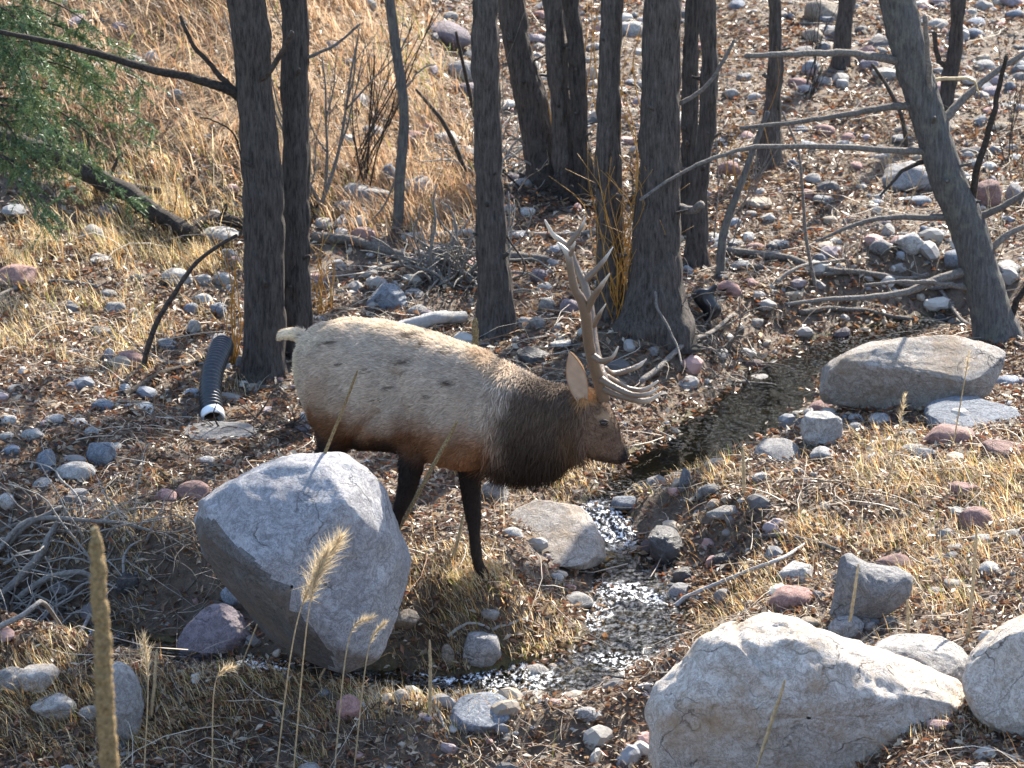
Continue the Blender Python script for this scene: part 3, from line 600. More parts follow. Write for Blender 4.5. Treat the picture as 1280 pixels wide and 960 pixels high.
# hero boulders: a traced outline given its own depth and chiselled faces
def boulder(name, outline, label, color, df, db, seed, Yc=None, nz=.04, flat=.62, cuts=(), skew=0., flank=None):
    o = np.array(outline, float); x0 = o[:, 0].mean(); yb = o[:, 1].max()
    if Yc is None: Yc = gh(x0, yb-4)[1]+df*.55
    P = np.array([at(x, y, Yc) for x, y in o]); c = P.mean(0)
    q = spline(np.concatenate([P, P[:1]]), 113)[:-1]; n = 112
    ts = np.linspace(-1, 1, 57); vs = []
    for t in ts:
        s = max(1e-3, (1-abs(t)**2.6))**flat; dy = (df if t < 0 else db)*t
        ring = c+(q-c)*s; ring[:, 1] += dy; ring[:, 2] += skew*dy; vs.append(ring)
    v = np.array(vs).reshape(-1, 3); e = v-c; size = np.linalg.norm(q-c, axis=1).mean()
    fm_ = None
    for nrm, d in cuts:                                # flat broken faces
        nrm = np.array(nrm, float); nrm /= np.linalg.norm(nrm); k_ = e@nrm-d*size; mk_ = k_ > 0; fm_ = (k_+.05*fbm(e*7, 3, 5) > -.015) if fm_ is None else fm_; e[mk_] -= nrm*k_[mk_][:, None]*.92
    rr = np.random.default_rng(seed)
    ext = np.abs(e).max(0); e = e/ext
    for _ in range(46):
        nrm = rr.normal(size=3); nrm /= np.linalg.norm(nrm); k_ = e@nrm; d = np.quantile(k_, rr.uniform(.962, .995)); mk_ = k_ > d; e[mk_] -= nrm*(k_[mk_]-d)[:, None]*.95
    e = e*ext; v = c+e; un = e/(np.linalg.norm(e, axis=1)[:, None]+1e-6)
    v = v+un*(nz*size*fbm(v*3.2/size*.5+seed, 4, seed)+nz*.9*size*np.abs(fbm(v*5.5+seed, 4, seed+3))*-1+.009*fbm(v*30, 3, seed))[:, None]
    i = np.arange(56)[:, None]*n; j = np.arange(n)[None]; j2 = (j+1) % n
    f = np.stack([i+j, i+j2, i+n+j2, i+n+j], -1).reshape(-1, 4)[:, ::-1]
    o = mesh(name, v, f, RM[color])
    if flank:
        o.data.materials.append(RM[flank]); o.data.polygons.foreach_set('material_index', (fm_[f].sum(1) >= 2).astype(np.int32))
    return tag(o, label, 'boulder')
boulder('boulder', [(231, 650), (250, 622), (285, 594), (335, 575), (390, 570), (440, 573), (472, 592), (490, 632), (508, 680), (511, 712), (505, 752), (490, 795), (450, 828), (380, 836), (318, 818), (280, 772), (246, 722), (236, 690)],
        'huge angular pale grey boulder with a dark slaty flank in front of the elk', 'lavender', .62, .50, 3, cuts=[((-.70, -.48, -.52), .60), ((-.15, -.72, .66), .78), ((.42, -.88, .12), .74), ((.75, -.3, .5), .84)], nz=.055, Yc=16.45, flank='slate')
boulder('boulder', [(1022, 478), (1030, 455), (1060, 440), (1110, 430), (1160, 422), (1215, 417), (1250, 424), (1258, 440), (1250, 470), (1228, 500), (1190, 508), (1140, 520), (1085, 520), (1040, 512), (1024, 500)],
        'long smooth pale boulder with brown clefts at the head of the pool', 'cream', .42, .45, 11, cuts=[((-.2, -.9, -.3), .33), ((.1, -.5, .85), .38)], nz=.05)
boulder('boulder', [(808, 905), (815, 868), (850, 838), (885, 800), (912, 784), (918, 790), (945, 776), (985, 776), (1035, 792), (1075, 808), (1130, 825), (1185, 848), (1240, 876), (1252, 930), (1235, 1000), (1000, 1030), (800, 1000)],
        'long jagged cream-white rock in the foreground, below the grey wedge rock', 'cream', .42, .40, 17, cuts=[((0, -.75, .6), .66)], nz=.095, Yc=15.0)
boulder('boulder', [(1203, 862), (1210, 835), (1235, 805), (1280, 780), (1330, 770), (1390, 800), (1400, 880), (1340, 925), (1260, 920), (1215, 900)],
        'cream rounded rock next to the long jagged foreground rock', 'cream', .4, .4, 23, cuts=[((-.5, -.7, .3), .55)], nz=.05)
boulder('boulder', [(1085, 815), (1120, 803), (1175, 803), (1210, 822), (1215, 850), (1160, 865), (1100, 855)], 'low pale grey rock wedged behind the long jagged foreground rock', 'white', .25, .3, 29, nz=.05)
boulder('boulder', [(1036, 770), (1045, 735), (1047, 698), (1062, 694), (1085, 706), (1115, 712), (1143, 718), (1144, 735), (1125, 756), (1095, 772), (1060, 784)], 'upright grey wedge-shaped rock with a notched top', 'grey', .16, .2, 31, nz=.05)
boulder('boulder', [(630, 640), (650, 628), (700, 632), (735, 648), (752, 675), (757, 695), (740, 708), (705, 700), (680, 684), (650, 668)], 'flat cream boulder beside the white water chute', 'cream', .42, .42, 37, cuts=[((0, -.45, .9), .25)], nz=.05)
boulder('stone_slab', [(560, 893), (575, 878), (615, 861), (637, 884), (640, 900), (600, 915), (570, 912)], 'square blue-grey slab lying in the creek at the bottom', 'blue', .18, .22, 41, cuts=[((.1, -.3, .95), .28)], nz=.03)
boulder('stone_slab', [(1155, 520), (1165, 502), (1200, 498), (1240, 502), (1275, 516), (1268, 528), (1225, 536), (1190, 538), (1160, 532)], 'flat blue-white layered slab below the long smooth boulder', 'blue', .3, .3, 43, cuts=[((.05, -.2, 1), .15)], nz=.05)
boulder('boulder', [(1000, 545), (1003, 520), (1020, 515), (1048, 518), (1053, 540), (1046, 562), (1015, 562)], 'pale rough cube-shaped block left of the long smooth boulder', 'white', .16, .18, 47, cuts=[((0, -1, .1), .45), ((0, -.1, 1), .7)], nz=.06)
boulder('stone_slab', [(217, 535), (230, 530), (290, 529), (320, 536), (318, 548), (285, 555), (240, 553)], 'long grey slab under the mouth of the black pipe', 'grey', .2, .2, 53, cuts=[((0, -.1, 1), .15)], nz=.05)
boulder('boulder', [(220, 805), (235, 780), (262, 759), (285, 758), (305, 775), (319, 795), (305, 818), (260, 825), (228, 818)], 'grey and reddish cracked rock leaning against the huge pale boulder', 'purple', .22, .22, 59, cuts=[((-.3, -.8, .5), .5)], nz=.06)
boulder('boulder', [(128, 900), (130, 855), (142, 830), (162, 836), (176, 860), (178, 910), (155, 930)], 'tall white rock right behind the mullein stalk', 'white', .15, .15, 61, nz=.05)
boulder('boulder', [(808, 668), (825, 660), (850, 668), (853, 690), (838, 708), (818, 700)], 'dark wet rock jutting into the creek below the stone pile', 'dark', .16, .2, 67, nz=.06)

# scattered stones of countable size, over the ground that can be seen
def zone(x, y): return LANDW[int(np.argmin([(p[0]-x)**2+(p[1]-y)**2 for p, _ in LANDW]))][1]
ELK0 = onz(560, 727, 0.0)
def cobble_density(x, y):
    p = np.stack([x, y, 0*x], 1)
    n = .5+.9*fbm(p*.8, 3, 71)
    d = .25+.9*sst(23.0, 24.6, y)*sst(-3.2, -.9, x+.02*(y-24))*sst(46, 38, y)
    d -= .9*sst(.0, -2.0, x+.10*(y-25))*sst(25.8, 27.0, y)
    dcr = samp(CD, x, y); d += .7*sst(.5, .15, dcr)*sst(-.25, .0, dcr)
    d += .35*sst(-2.2, -3.0, x)*sst(21.5, 20.5, y)*sst(18.2, 19, y)
    d += .9*np.exp(-(((x+.15)/.75)**2+((y-16.35)/.45)**2))+.5*np.exp(-(((x-1.6)/.5)**2+((y-18.9)/.7)**2))
    return np.clip(d*np.clip(n, 0, 1.3), 0, 1)
def sample(n, y0=13.4, y1=43, power=1.6, margin=1.2):
    out = []
    t = RNG.random(n*2); a = 1-power+1; a = a if abs(a) > .01 else .01
    y = (y0**a+t*(y1**a-y0**a))**(1/a); x = RNG.uniform(-1, 1, n*2)*(y*.178+margin)
    return x[:n], y[:n]
cx_, cy_ = sample(9000); keep = RNG.random(9000) < cobble_density(cx_, cy_); cx_, cy_ = cx_[keep], cy_[keep]
PAL = ['white']*9+['grey']*6+['blue']*4+['pink']*3+['purple']*3+['tan']*3+['dark']*1
nb = 0; taken = [(o.location.x, o.location.y, w_) for o, _, w_, _, _ in ROCKS]
for x, y in zip(cx_, cy_):
    if nb >= 235: break
    sz = float(np.exp(RNG.normal(-1.85, .42)))*(.75+.02*(y-15))*(1.25 if y > 23 else 1)
    if any((x-a)**2+(y-b)**2 < (.55*(w_+sz))**2 for a, b, w_ in taken): continue
    if samp(CD, x, y) < -.15 or (abs(x-ELK0[0]) < .9 and abs(y-ELK0[1]-.1) < .6): continue
    if abs(x) > y*.178+.2: continue
    c = random.choice(PAL); taken.append((x, y, sz)); nb += 1
    place_rock((x, y), sz, sz*random.uniform(.5, .75), c, 5000+nb)
used = {}
for o, color, wd, c, lab in ROCKS:
    s = 'tiny' if wd < .10 else 'fist-sized' if wd < .16 else 'head-sized' if wd < .26 else 'big'
    asp = o.scale[2]/o.scale[0]; sh = 'flat' if asp < .56 else 'upright' if asp > 1.15 else 'rounded' if asp < .72 else 'chunky'
    o['label'] = f'{s} {sh} {NAMES[color]} stone {zone(c[0], c[1])}'; o['category'] = 'stone'; used.setdefault(o['label'], []).append(o)
for l, os_ in used.items():
    if len(os_) > 1:
        for o in os_: o['group'] = l.replace(' stone ', ' stones ', 1)

# ------------------------------------------------------------------ uncountable ground cover (stuff)
def rotz(a): c, s = np.cos(a), np.sin(a); return c, s
def leaves(n, seed):
    r = np.random.default_rng(seed); x, y = sample(n, power=1.9); p = np.stack([x, y, 0*x], 1)
    dcr = samp(CD, x, y); den = .5+.5*sst(-.35, .35, fbm(p*1.1, 3, 81)); den *= sst(-.20, .04, dcr)**1.5; den *= 1-.55*cobble_density(x, y); den *= 1-.85*sst(.3, -.8, x+.13*(y-25.5))*sst(25.6, 26.8, y+.3*(x+3))
    kp = r.random(n) < den; x, y = x[kp], y[kp]; n = len(x)
    L = r.uniform(.016, .05, n)*(.75+.022*(y-15)); W = L*r.uniform(.28, .55, n)
    a = r.uniform(0, 6.283, n); tilt = r.normal(0, .45, n); roll = r.normal(0, .6, n); fold = r.uniform(.1, .8, n)
    f_ = np.stack([np.cos(a)*np.cos(tilt), np.sin(a)*np.cos(tilt), np.sin(tilt)], 1); s_ = np.stack([-np.sin(a)*np.cos(roll), np.cos(a)*np.cos(roll), np.sin(roll)], 1)
    up = np.cross(f_, s_); zl = gz(x, y); dw = samp(CD, x, y); zl = np.where(dw < .06, np.maximum(zl, samp(CZ, x, y)-.003), zl); c = np.stack([x, y, zl+.008+r.random(n)*.03*sst(-.02, .08, dw)], 1)
    A = c-f_*L[:, None]; B = c+f_*L[:, None]; Cc = c+s_*W[:, None]+up*(W*fold)[:, None]; D = c-s_*W[:, None]+up*(W*fold)[:, None]
    v = np.stack([A, Cc, B, D], 1).reshape(-1, 3); b = np.arange(n)*4
    f = np.concatenate([np.stack([b, b+2, b+1], 1), np.stack([b, b+3, b+2], 1)])
    pal = np.array([(.13, .066, .034), (.19, .10, .05), (.085, .05, .032), (.28, .20, .125), (.05, .034, .024), (.42, .35, .26), (.22, .085, .04)])
    c_ = pal[r.choice(7, n, p=[.2, .19, .16, .16, .11, .10, .08])]*r.uniform(.75, 1.45, (n, 1))
    return v, f, np.repeat(c_, 4, 0)
v, f, c = leaves(370000, 5); tag(mesh('leaf_litter', v, f, M_LEAF, smooth=False, col=c), 'brown and russet dry leaves covering the ground', 'leaf litter', kind='stuff')
PEBM = col_mat('pebbles', .8, .3, 0, 60)
def pebbles(n, seed, sub, lo, hi, mu, dens):
    r = np.random.default_rng(seed); x, y = sample(n, power=1.7); dcr = samp(CD, x, y)
    patch = sst(-.25, .3, fbm(np.stack([x, y, 0*x], 1)*1.7, 3, 171))
    den = np.clip((.14+1.0*cobble_density(x, y))*(.12+.88*patch)+.5*sst(-.05, -.2, dcr), 0, 1)*dens; kp = r.random(n) < den; x, y = x[kp], y[kp]; n = len(x)
    D, Fc = ico(sub); nv = len(D); sz = np.clip(np.exp(r.normal(mu, .5, n)), lo, hi)*(.85+.028*(y-15))
    k1, k2, k3 = r.normal(size=(3, n, 3)); jt = np.ones((n, nv))
    for kk in (k1, k2, k3, -k1+.4*k2, -k3+.5*k1):
        kn = kk/np.linalg.norm(kk, axis=1)[:, None]; dd = (D[None]*kn[:, None]).sum(-1); jt = np.minimum(jt, .62/np.maximum(dd, .2)*r.uniform(.9, 1.25, n)[:, None])
    jt = jt*(1+(.22 if sub == 1 else .07)*(r.random((n, nv))-.5)); a = r.uniform(0, 6.28, n); ca, sa = np.cos(a)[:, None], np.sin(a)[:, None]
    q = D[None]*jt[..., None]*sz[:, None, None]*np.stack([np.ones(n), r.uniform(.55, 1, n), r.uniform(.45, .85, n)], 1)[:, None]
    vx = q[..., 0]*ca-q[..., 1]*sa; vy = q[..., 0]*sa+q[..., 1]*ca
    v = np.stack([vx+x[:, None], vy+y[:, None], q[..., 2]+gz(x, y)[:, None]+sz[:, None]*.10], -1).reshape(-1, 3)
    f = (Fc[None]+(np.arange(n)*nv)[:, None, None]).reshape(-1, 3)
    pal = np.array([(.38, .355, .315), (.27, .25, .23), (.19, .195, .205), (.36, .23, .20), (.34, .285, .22), (.13, .12, .115), (.26, .215, .22)])
    c_ = pal[r.choice(7, n, p=[.23, .25, .13, .07, .17, .08, .07])]*r.uniform(.6, 1.15, (n, 1)); c_[samp(CD, x, y) < 0] *= .32
    return v, f, np.repeat(c_, nv, 0)
v, f, c = pebbles(26000, 6, 1, .010, .035, -3.9, .9); tag(mesh('pebbles', v, f, PEBM, col=c, smooth=False), 'loose grey and white pebbles between the stones', 'pebbles', kind='stuff')
v, f, c = pebbles(13000, 16, 2, .03, .115, -2.85, .72); tag(mesh('cobbles', v, f, PEBM, col=c, smooth=False), 'fist-sized mixed cobbles strewn over slope and creek bank', 'cobbles', kind='stuff')
def twigs(n, seed, mu=-1.75, rmul=1., pp=(.26, .25, .2, .15, .14)):
    r = np.random.default_rng(seed); x, y = sample(n, power=1.8); p = np.stack([x, y, 0*x], 1)
    den = .2+.8*sst(-.1, .5, fbm(p*.9, 3, 91)); den *= sst(-.12, .02, samp(CD, x, y))
    kp = r.random(n) < den; x, y = x[kp], y[kp]; n = len(x)
    L = np.exp(r.normal(mu, .5, n)); a = r.uniform(0, 6.283, n); rad = rmul*r.uniform(.0014, .0042, n)*(.8+.035*(y-15)); K_ = 5
    t = np.linspace(-.5, .5, K_); bend = r.normal(0, .16, n); arch = np.abs(r.normal(0, .10, n))
    lx = t[None]*L[:, None]; ly = bend[:, None]*L[:, None]*(4*t[None]**2-.5)
    X_ = x[:, None]+lx*np.cos(a)[:, None]-ly*np.sin(a)[:, None]; Y_ = y[:, None]+lx*np.sin(a)[:, None]+ly*np.cos(a)[:, None]
    Z_ = gz(X_, Y_); Z_ = np.maximum(Z_, Z_.mean(1)[:, None])+.012+arch[:, None]*L[:, None]*(1-4*t[None]**2)+(r.random(n)*.03)[:, None]
    c = np.stack([X_, Y_, Z_], -1); tx, ty = np.cos(a), np.sin(a); rr = rad[:, None]*np.linspace(1, .45, K_)[None]
    o1 = np.stack([-ty, tx, 0*tx], 1)[:, None]; o2 = np.array((0, 0, 1.))[None, None]
    rings = [c+(o1*math.cos(b)+o2*math.sin(b))*rr[..., None] for b in (0, 2.094, 4.189)]
    v = np.stack(rings, 2).reshape(-1, 3); base = (np.arange(n)*K_*3)[:, None]; fs = []
    for k_ in range(K_-1):
        for s_ in range(3):
            s2 = (s_+1) % 3; fs.append(base+np.array([k_*3+s_, k_*3+s2, (k_+1)*3+s2, (k_+1)*3+s_]))
    f = np.stack(fs, 1).reshape(-1, 4)
    pal = np.array([(.34, .28, .21), (.20, .15, .11), (.10, .075, .055), (.46, .40, .32), (.26, .15, .075)])
    c_ = pal[r.choice(5, n, p=list(pp))]*r.uniform(.7, 1.2, (n, 1))
    return v, f, np.repeat(c_, K_*3, 0)
v, f, c = twigs(25000, 8); v2, f2, c2 = twigs(5200, 88, -.95, 1.45, (.34, .18, .08, .34, .06)); f2 = f2+len(v); v, f, c = np.concatenate([v, v2]), np.concatenate([f, f2]), np.concatenate([c, c2]); tag(mesh('fine_twigs', v, f, M_TWIG, col=c), 'fine dead twigs and stems strewn over the ground', 'twigs', kind='stuff')
def blades(x, y, L, wd, lean, leandir, pal, prob, seed, K_=4):
    WP = np.array([1, .9, .65, .12]) if K_ == 4 else np.array([1, .8, .12])
    r = np.random.default_rng(seed); n = len(x); a = leandir+r.normal(0, .7, n)+2.4*fbm(np.stack([x, y, 0*x], 1)*2.7, 3, seed); ln = np.clip(lean+r.normal(0, .42, n), .05, 1.75)
    t = np.linspace(0, 1, K_)[None]; ang = ln[:, None]*(.35+.9*t); ds = L[:, None]/(K_-1)
    hx = np.concatenate([np.zeros((n, 1)), np.cumsum(np.sin(ang[:, :-1])*ds, 1)], 1); hz = np.concatenate([np.zeros((n, 1)), np.cumsum(np.cos(ang[:, :-1])*ds, 1)], 1)
    c = np.stack([x[:, None]+hx*np.cos(a)[:, None], y[:, None]+hx*np.sin(a)[:, None], gz(x, y)[:, None]+np.maximum(hz, -.0)-.01], -1)
    b = r.uniform(0, 6.28, n); sdv = np.stack([np.cos(b), np.sin(b), 0*b], 1)[:, None]*(wd[:, None]*WP[None])[..., None]
    v = np.stack([c-sdv, c+sdv], 2).reshape(-1, 3); base = (np.arange(n)*K_*2)[:, None]
    f = np.stack([base+np.array([k_*2, k_*2+1, k_*2+3, k_*2+2]) for k_ in range(K_-1)], 1).reshape(-1, 4)
    c_ = np.array(pal)[r.choice(len(pal), n, p=prob)]*r.uniform(.75, 1.25, (n, 1)); return v, f, np.repeat(c_, K_*2, 0)
DRY = [(.66, .48, .24), (.74, .62, .40), (.60, .33, .12), (.33, .21, .10), (.24, .26, .06)]
def grass_field(name, n, maskf, Lr, w0, lean, ld, prob, seed, label, pal=DRY, y0=14.4, y1=46, K_=4):
    r = np.random.default_rng(seed); x, y = sample(n, y0, y1, 1.5); kp = (r.random(n) < maskf(x, y)) & (samp(CD, x, y) > .03); x, y = x[kp], y[kp]; n = len(x)
    v, f, c = blades(x, y, r.uniform(*Lr, n), w0*r.uniform(.6, 1.3, n)*(.8+.03*(y-15)), lean, ld, pal, prob, seed+1, K_)
    return tag(mesh(name, v, f, M_GRASS, smooth=False, col=c), label, 'grass', kind='stuff')
def tuft(x, y, s=1.6, seed=0): return sst(-.15, .35, fbm(np.stack([x, y, 0*x], 1)*s, 3, seed))
hill = lambda x, y: sst(.3, -.8, x+.13*(y-25.5))*sst(25.0, 26.2, y+.3*(x+3))*(.25+.75*tuft(x, y, 1.0, 5))
grass_field('hillside_grass', 240000, hill, (.14, .42), .0048, 1.25, math.pi+.35, [.34, .26, .20, .17, .03], 101, 'tangled tan dry grass lying over the hillside', [(.36, .245, .155), (.47, .36, .245), (.31, .18, .10), (.20, .12, .06), (.2, .2, .06)], 24.5, 42, 3)
green = lambda x, y: sst(-3.6, -3.0, x)*sst(-.2, -1.0, x)*sst(27, 28.5, y)*sst(36, 31, y)*tuft(x, y, .9, 12)
grass_field('green_grass', 40000, lambda x, y: .8*green(x, y), (.10, .25), .003, .8, 3.3, [.25, .3, .1, .05, .3], 111, 'greenish yellow grass between the hillside and the trunks', [(.33, .29, .12), (.40, .34, .17), (.3, .18, .08), (.2, .15, .08), (.13, .17, .05)], 25, 40)
bank = lambda x, y: (sst(.95, 1.6, x)*sst(20.4, 19.4, y)*sst(15.6, 16.4, y))*(.10+.90*tuft(x, y, 1.5, 22))
grass_field('bank_grass', 150000, bank, (.05, .17), .0023, 1.1, 2.6, [.3, .25, .22, .13, .10], 121, 'short sunlit orange and yellow dry grass on the right bank', DRY, 13.4, 21)
G1 = gh(570, 745)[:2]; G2 = gh(70, 880)[:2]; G3 = gh(200, 670)[:2]; G4 = gh(60, 310)[:2]; G5 = gh(40, 420)[:2]
def spots(x, y):
    r = 0
    for g, sx, sy, k_ in ((G1, .42, .55, 1.), (G2, .9, .55, 1.), (G3, .5, .6, .6), (G4, .8, 1.2, .8), (G5, .9, .6, .3), (gh(300, 890)[:2], .8, .25, .7), (gh(640, 560)[:2], .4, .4, .2)):
        r = r+k_*np.exp(-(((x-g[0])/sx)**2+((y-g[1])/sy)**2))
    return np.clip(r, 0, 1)*(.25+.75*tuft(x, y, 2.2, 33))
def tufts():
    r = np.random.default_rng(131); xs, ys, ls = [], [], []
    for p, sx, sy, n_, ll in (((585, 745), .33, .36, 1700, .11), ((560, 700), .25, .2, 900, .10), ((60, 885), .75, .20, 5500, .13), ((300, 900), .8, .08, 700, .10), ((200, 670), .42, .35, 900, .12), ((60, 310), .7, .9, 4000, .2), ((60, 425), .7, .4, 1500, .15), ((640, 760), .3, .2, 2000, .1), ((690, 590), .4, .3, 2000, .12), ((470, 880), .5, .12, 1500, .1), ((1120, 900), .8, .2, 2500, .12), ((220, 270), .5, .5, 3000, .22)):
        g = gh(*p); k_ = max(10, n_//34); cx0 = g[0]+r.normal(0, sx, k_); cy0 = g[1]+r.normal(0, sy, k_); w_ = r.integers(0, k_, n_)
        xs.append(cx0[w_]+r.normal(0, .07, n_)); ys.append(cy0[w_]+r.normal(0, .07, n_)); ls.append(ll*r.uniform(.35, 1.3, n_))
    x, y, L = map(np.concatenate, (xs, ys, ls)); kp = samp(CD, x, y) > .0; x, y, L = x[kp], y[kp], L[kp]
    v, f, c = blades(x, y, L, .0026*r.uniform(.6, 1.3, len(x)), 1.0, 2.9, DRY, [.36, .32, .12, .10, .10], 132, 4)
    tag(mesh('tuft_grass', v, f, M_GRASS, smooth=False, col=c), 'pale straw-coloured dry grass tufts around the boulders', 'grass', kind='stuff')
tufts()
grass_field('straggly_grass', 14000, lambda x, y: .35*tuft(x, y, 1.2, 44)*sst(27, 24, y), (.08, .3), .0016, 1.2, 2.0, [.25, .25, .25, .2, .05], 141, 'sparse bent dry grass stalks over the leaf litter', DRY, 13.4, 28)

# ------------------------------------------------------------------ root tangle, pipe and other small things
def tangle(px, n, spread, label, seed, lr=(.25, .7), rad=(.004, .013), mat=M_DEAD, up=.25):
    g = gh(*px); r = random.Random(seed); gs = []
    for k_ in range(n):
        a = r.uniform(0, 6.28); q = r.random()**.6; p = np.array((g[0]+spread[0]*q*math.cos(a), g[1]+spread[1]*q*math.sin(a), 0)); p[2] = gz(p[0], p[1])+.02
        d = Vector((r.uniform(-1, 1), r.uniform(-.8, .5), r.uniform(0, up*3))).normalized(); L = r.uniform(*lr); pts = [p]
        for j in range(6):
            d = (d+Vector((r.uniform(-.4, .4), r.uniform(-.4, .4), r.uniform(-.42, .2)))).normalized(); nx = pts[-1]+np.array(d)*L/6
            nx[2] = max(nx[2], gz(nx[0], nx[1])+.01); pts.append(nx)
        rr = r.uniform(*rad); gs.append(tubegeo(spline(pts, 12), np.linspace(rr, rr*.35, 12), 5))
    return tag(mesh('root_tangle', *join(gs), mat), label, 'roots')
tangle((572, 350), 95, (.42, .25), 'heap of bleached tangled roots and driftwood left of the lone trunk', 3, (.35, .9), (.006, .02), M_PALE2, .5)
tangle((640, 222), 55, (.5, .4), 'pale root tangle behind the lone straight trunk', 4, (.4, .9), (.006, .016), M_PALE2, .4)
tangle((700, 250), 50, (.7, .4), 'brown root tangle at the foot of the tree clump', 5, mat=M_DARKW)
tangle((895, 440), 110, (.55, .4), 'brown hanging roots on the bank right of the biggest trunk', 6, (.2, .6), (.003, .010), M_DEAD)
tangle((180, 285), 60, (.5, .35), 'dark twiggy tangle under the fallen log', 7, (.2, .6), (.003, .008), M_DARKW)
tangle((60, 725), 120, (.7, .35), 'brushwood of thin grey twigs under the brush heap sticks', 8, (.3, .9), (.003, .010), M_PALE2)
tangle((185, 715), 80, (.35, .5), 'dry twig litter heap between the brush sticks and the huge boulder', 10, (.15, .5), (.002, .006), M_DEAD)
tangle((345, 540), 60, (.42, .3), 'dark fibrous root mat under the trunk behind the elk rump', 9, (.15, .45), (.003, .009), M_DARKW)
# corrugated pipe
def pipe():
    b0 = gh(268, 528); Y0 = b0[1]; P = spline([at(266, 520, Y0), at(263, 495, Y0+.18), at(265, 468, Y0+.40), at(272, 447, Y0+.62), at(279, 430, Y0+.85)], 150)
    r = 13.5*mpp(Y0); n = len(P); v, f = tubegeo(P, r*(1+.07*np.sign(np.sin(np.arange(n)*1.05))*np.minimum(1, np.abs(np.sin(np.arange(n)*1.05))*2)), 28)
    root = empty('drain_pipe', tuple(P[0])); tag(root, 'black corrugated drain pipe with a white rim, lying on the grey slab', 'pipe'); mesh('hose', v[28:-28], f[:-56], M_PIPE, root)
    d = P[0]-P[3]; d /= np.linalg.norm(d); uu = np.cross(d, (0, 0, 1.)); uu /= np.linalg.norm(uu); ww = np.cross(d, uu); an = np.arange(32)*2*math.pi/32; circ = np.cos(an)[:, None]*uu+np.sin(an)[:, None]*ww
    def lathe(prof): return np.concatenate([P[0]+d*t+circ*q for t, q in prof]), np.concatenate([np.stack([k_*32+np.arange(32), k_*32+(np.arange(32)+1) % 32, (k_+1)*32+(np.arange(32)+1) % 32, (k_+1)*32+np.arange(32)], 1) for k_ in range(len(prof)-1)])
    mesh('rim', *lathe([(-.035, r*1.09), (.03, r*1.11), (.034, r*1.06), (.034, r*.92), (.0, r*.88), (-.05, r*.86)]), M_WHITE, root)
    mesh('inside', *lathe([(-.05, r*.86), (-.16, r*.84), (-.16, .001)]), M_PIPE, root)
pipe()
def bag():
    g = gh(884, 402); v, f = rockgeo(77, 4, .5); v = v*np.array((.095, .07, .20)); v[:, 0] += .28*np.clip(v[:, 2], -.2, .2)*.8-.05*np.sin(v[:, 2]*22); v *= (1+.16*fbm(v*14, 3, 6))[:, None]
    v += np.array((g[0], g[1], g[2]+.15)); tag(mesh('plastic_sheet', v, f, M_BLACKBAG), 'crumpled black plastic stuck on the root bank by the pool', 'plastic')
bag()
# willow shoots
def shoots(px, n, spr, hgt, label, seed, fan=.25, r0=.0085):
    g = gh(*px); r = random.Random(seed); gs = []
    for k_ in range(n):
        b = np.array((g[0]+r.uniform(-spr, spr), g[1]+r.uniform(-spr, spr), 0)); b[2] = gz(b[0], b[1])-.03
        L = hgt*r.uniform(.5, 1.1); d = np.array((r.gauss(0, fan), r.gauss(0, fan), 1.)); e = np.array((r.gauss(0, .06), r.gauss(0, .06), 0))
        rr = r0*r.uniform(.6, 1.2); gs.append(tubegeo(spline([b, b+d*L*.4+e, b+d*L*.75-e*.5, b+d*L+e*2], 10), np.linspace(rr, rr*.4, 10), 5))
    return tag(mesh('willow_shoots', *join(gs), M_SHOOT), label, 'shoots')
shoots((783, 388), 80, .13, 1.25, 'fan of bright orange willow shoots between two dark trunks', 11, .16, .0048)
shoots((295, 455), 9, .05, 1.2, 'few thin orange shoots left of the thick dark trunk', 12, .10, .0055)
shoots((405, 392), 12, .07, .75, 'short orange shoots right of the slim trunk', 13, .12, .006)
shoots((738, 240), 12, .2, 2.0, 'thin yellowish stems rising among the tree clump', 14, .1)
shoots((800, 262), 14, .3, 1.9, 'tall orange stems beyond the biggest trunk', 15, .13)
shoots((945, 240), 8, .3, 1.4, 'sparse tan stems by the solitary small trunk', 16, .22, .005)
def shrub(px, n, hgt, label, seed, lean=(.25, 0), r0=.012, mat=M_DEAD, fan=.28):
    g = gh(*px); r = random.Random(seed); gs = []
    def st(p, d, L, rad, lev):
        pts = [p]; dd = Vector(d)
        for j in range(5):
            dd = (dd+Vector((r.uniform(-.16, .16), r.uniform(-.16, .16), r.uniform(-.02, .12)))).normalized(); pts.append(pts[-1]+np.array(dd)*L/5)
        gs.append(tubegeo(spline(pts, 12), np.linspace(rad, rad*.4, 12), 5))
        if lev < 2:
            for j in range(3):
                nd = (dd+Vector((r.uniform(-.6, .6), r.uniform(-.6, .6), .1))).normalized(); st(pts[r.choice((1, 2, 3, 4))], nd, L*r.uniform(.35, .6), rad*.5, lev+1)
    for k_ in range(n):
        st(np.array((g[0]+r.uniform(-.12, .12), g[1]+r.uniform(-.12, .12), g[2]-.05)), Vector((lean[0]+r.gauss(0, fan), lean[1]+r.gauss(0, fan), 1)).normalized(), hgt*r.uniform(.6, 1.1), r0*r.uniform(.6, 1.2), 0)
    return tag(mesh('bare_shrub', *join(gs), mat), label, 'shrub')
shrub((392, 262), 7, 1.9, 'bare spreading shrub with upright stems right of the slim trunk', 21, (.22, 0), .018, M_DEAD, .3)
shrub((345, 250), 5, 1.6, 'thin bare shrub behind the pair of trunks', 22, (0, 0), .008, M_STEM, .25)
shrub((600, 220), 3, 1.6, 'wispy bare shrub behind the lone trunk', 23, (.1, 0), .006, M_DEAD, .3)
shrub((1240, 330), 5, 1.1, 'sparse brown shrub behind the leaning lichen tree', 24, (0, 0), .006, M_STEM, .35)
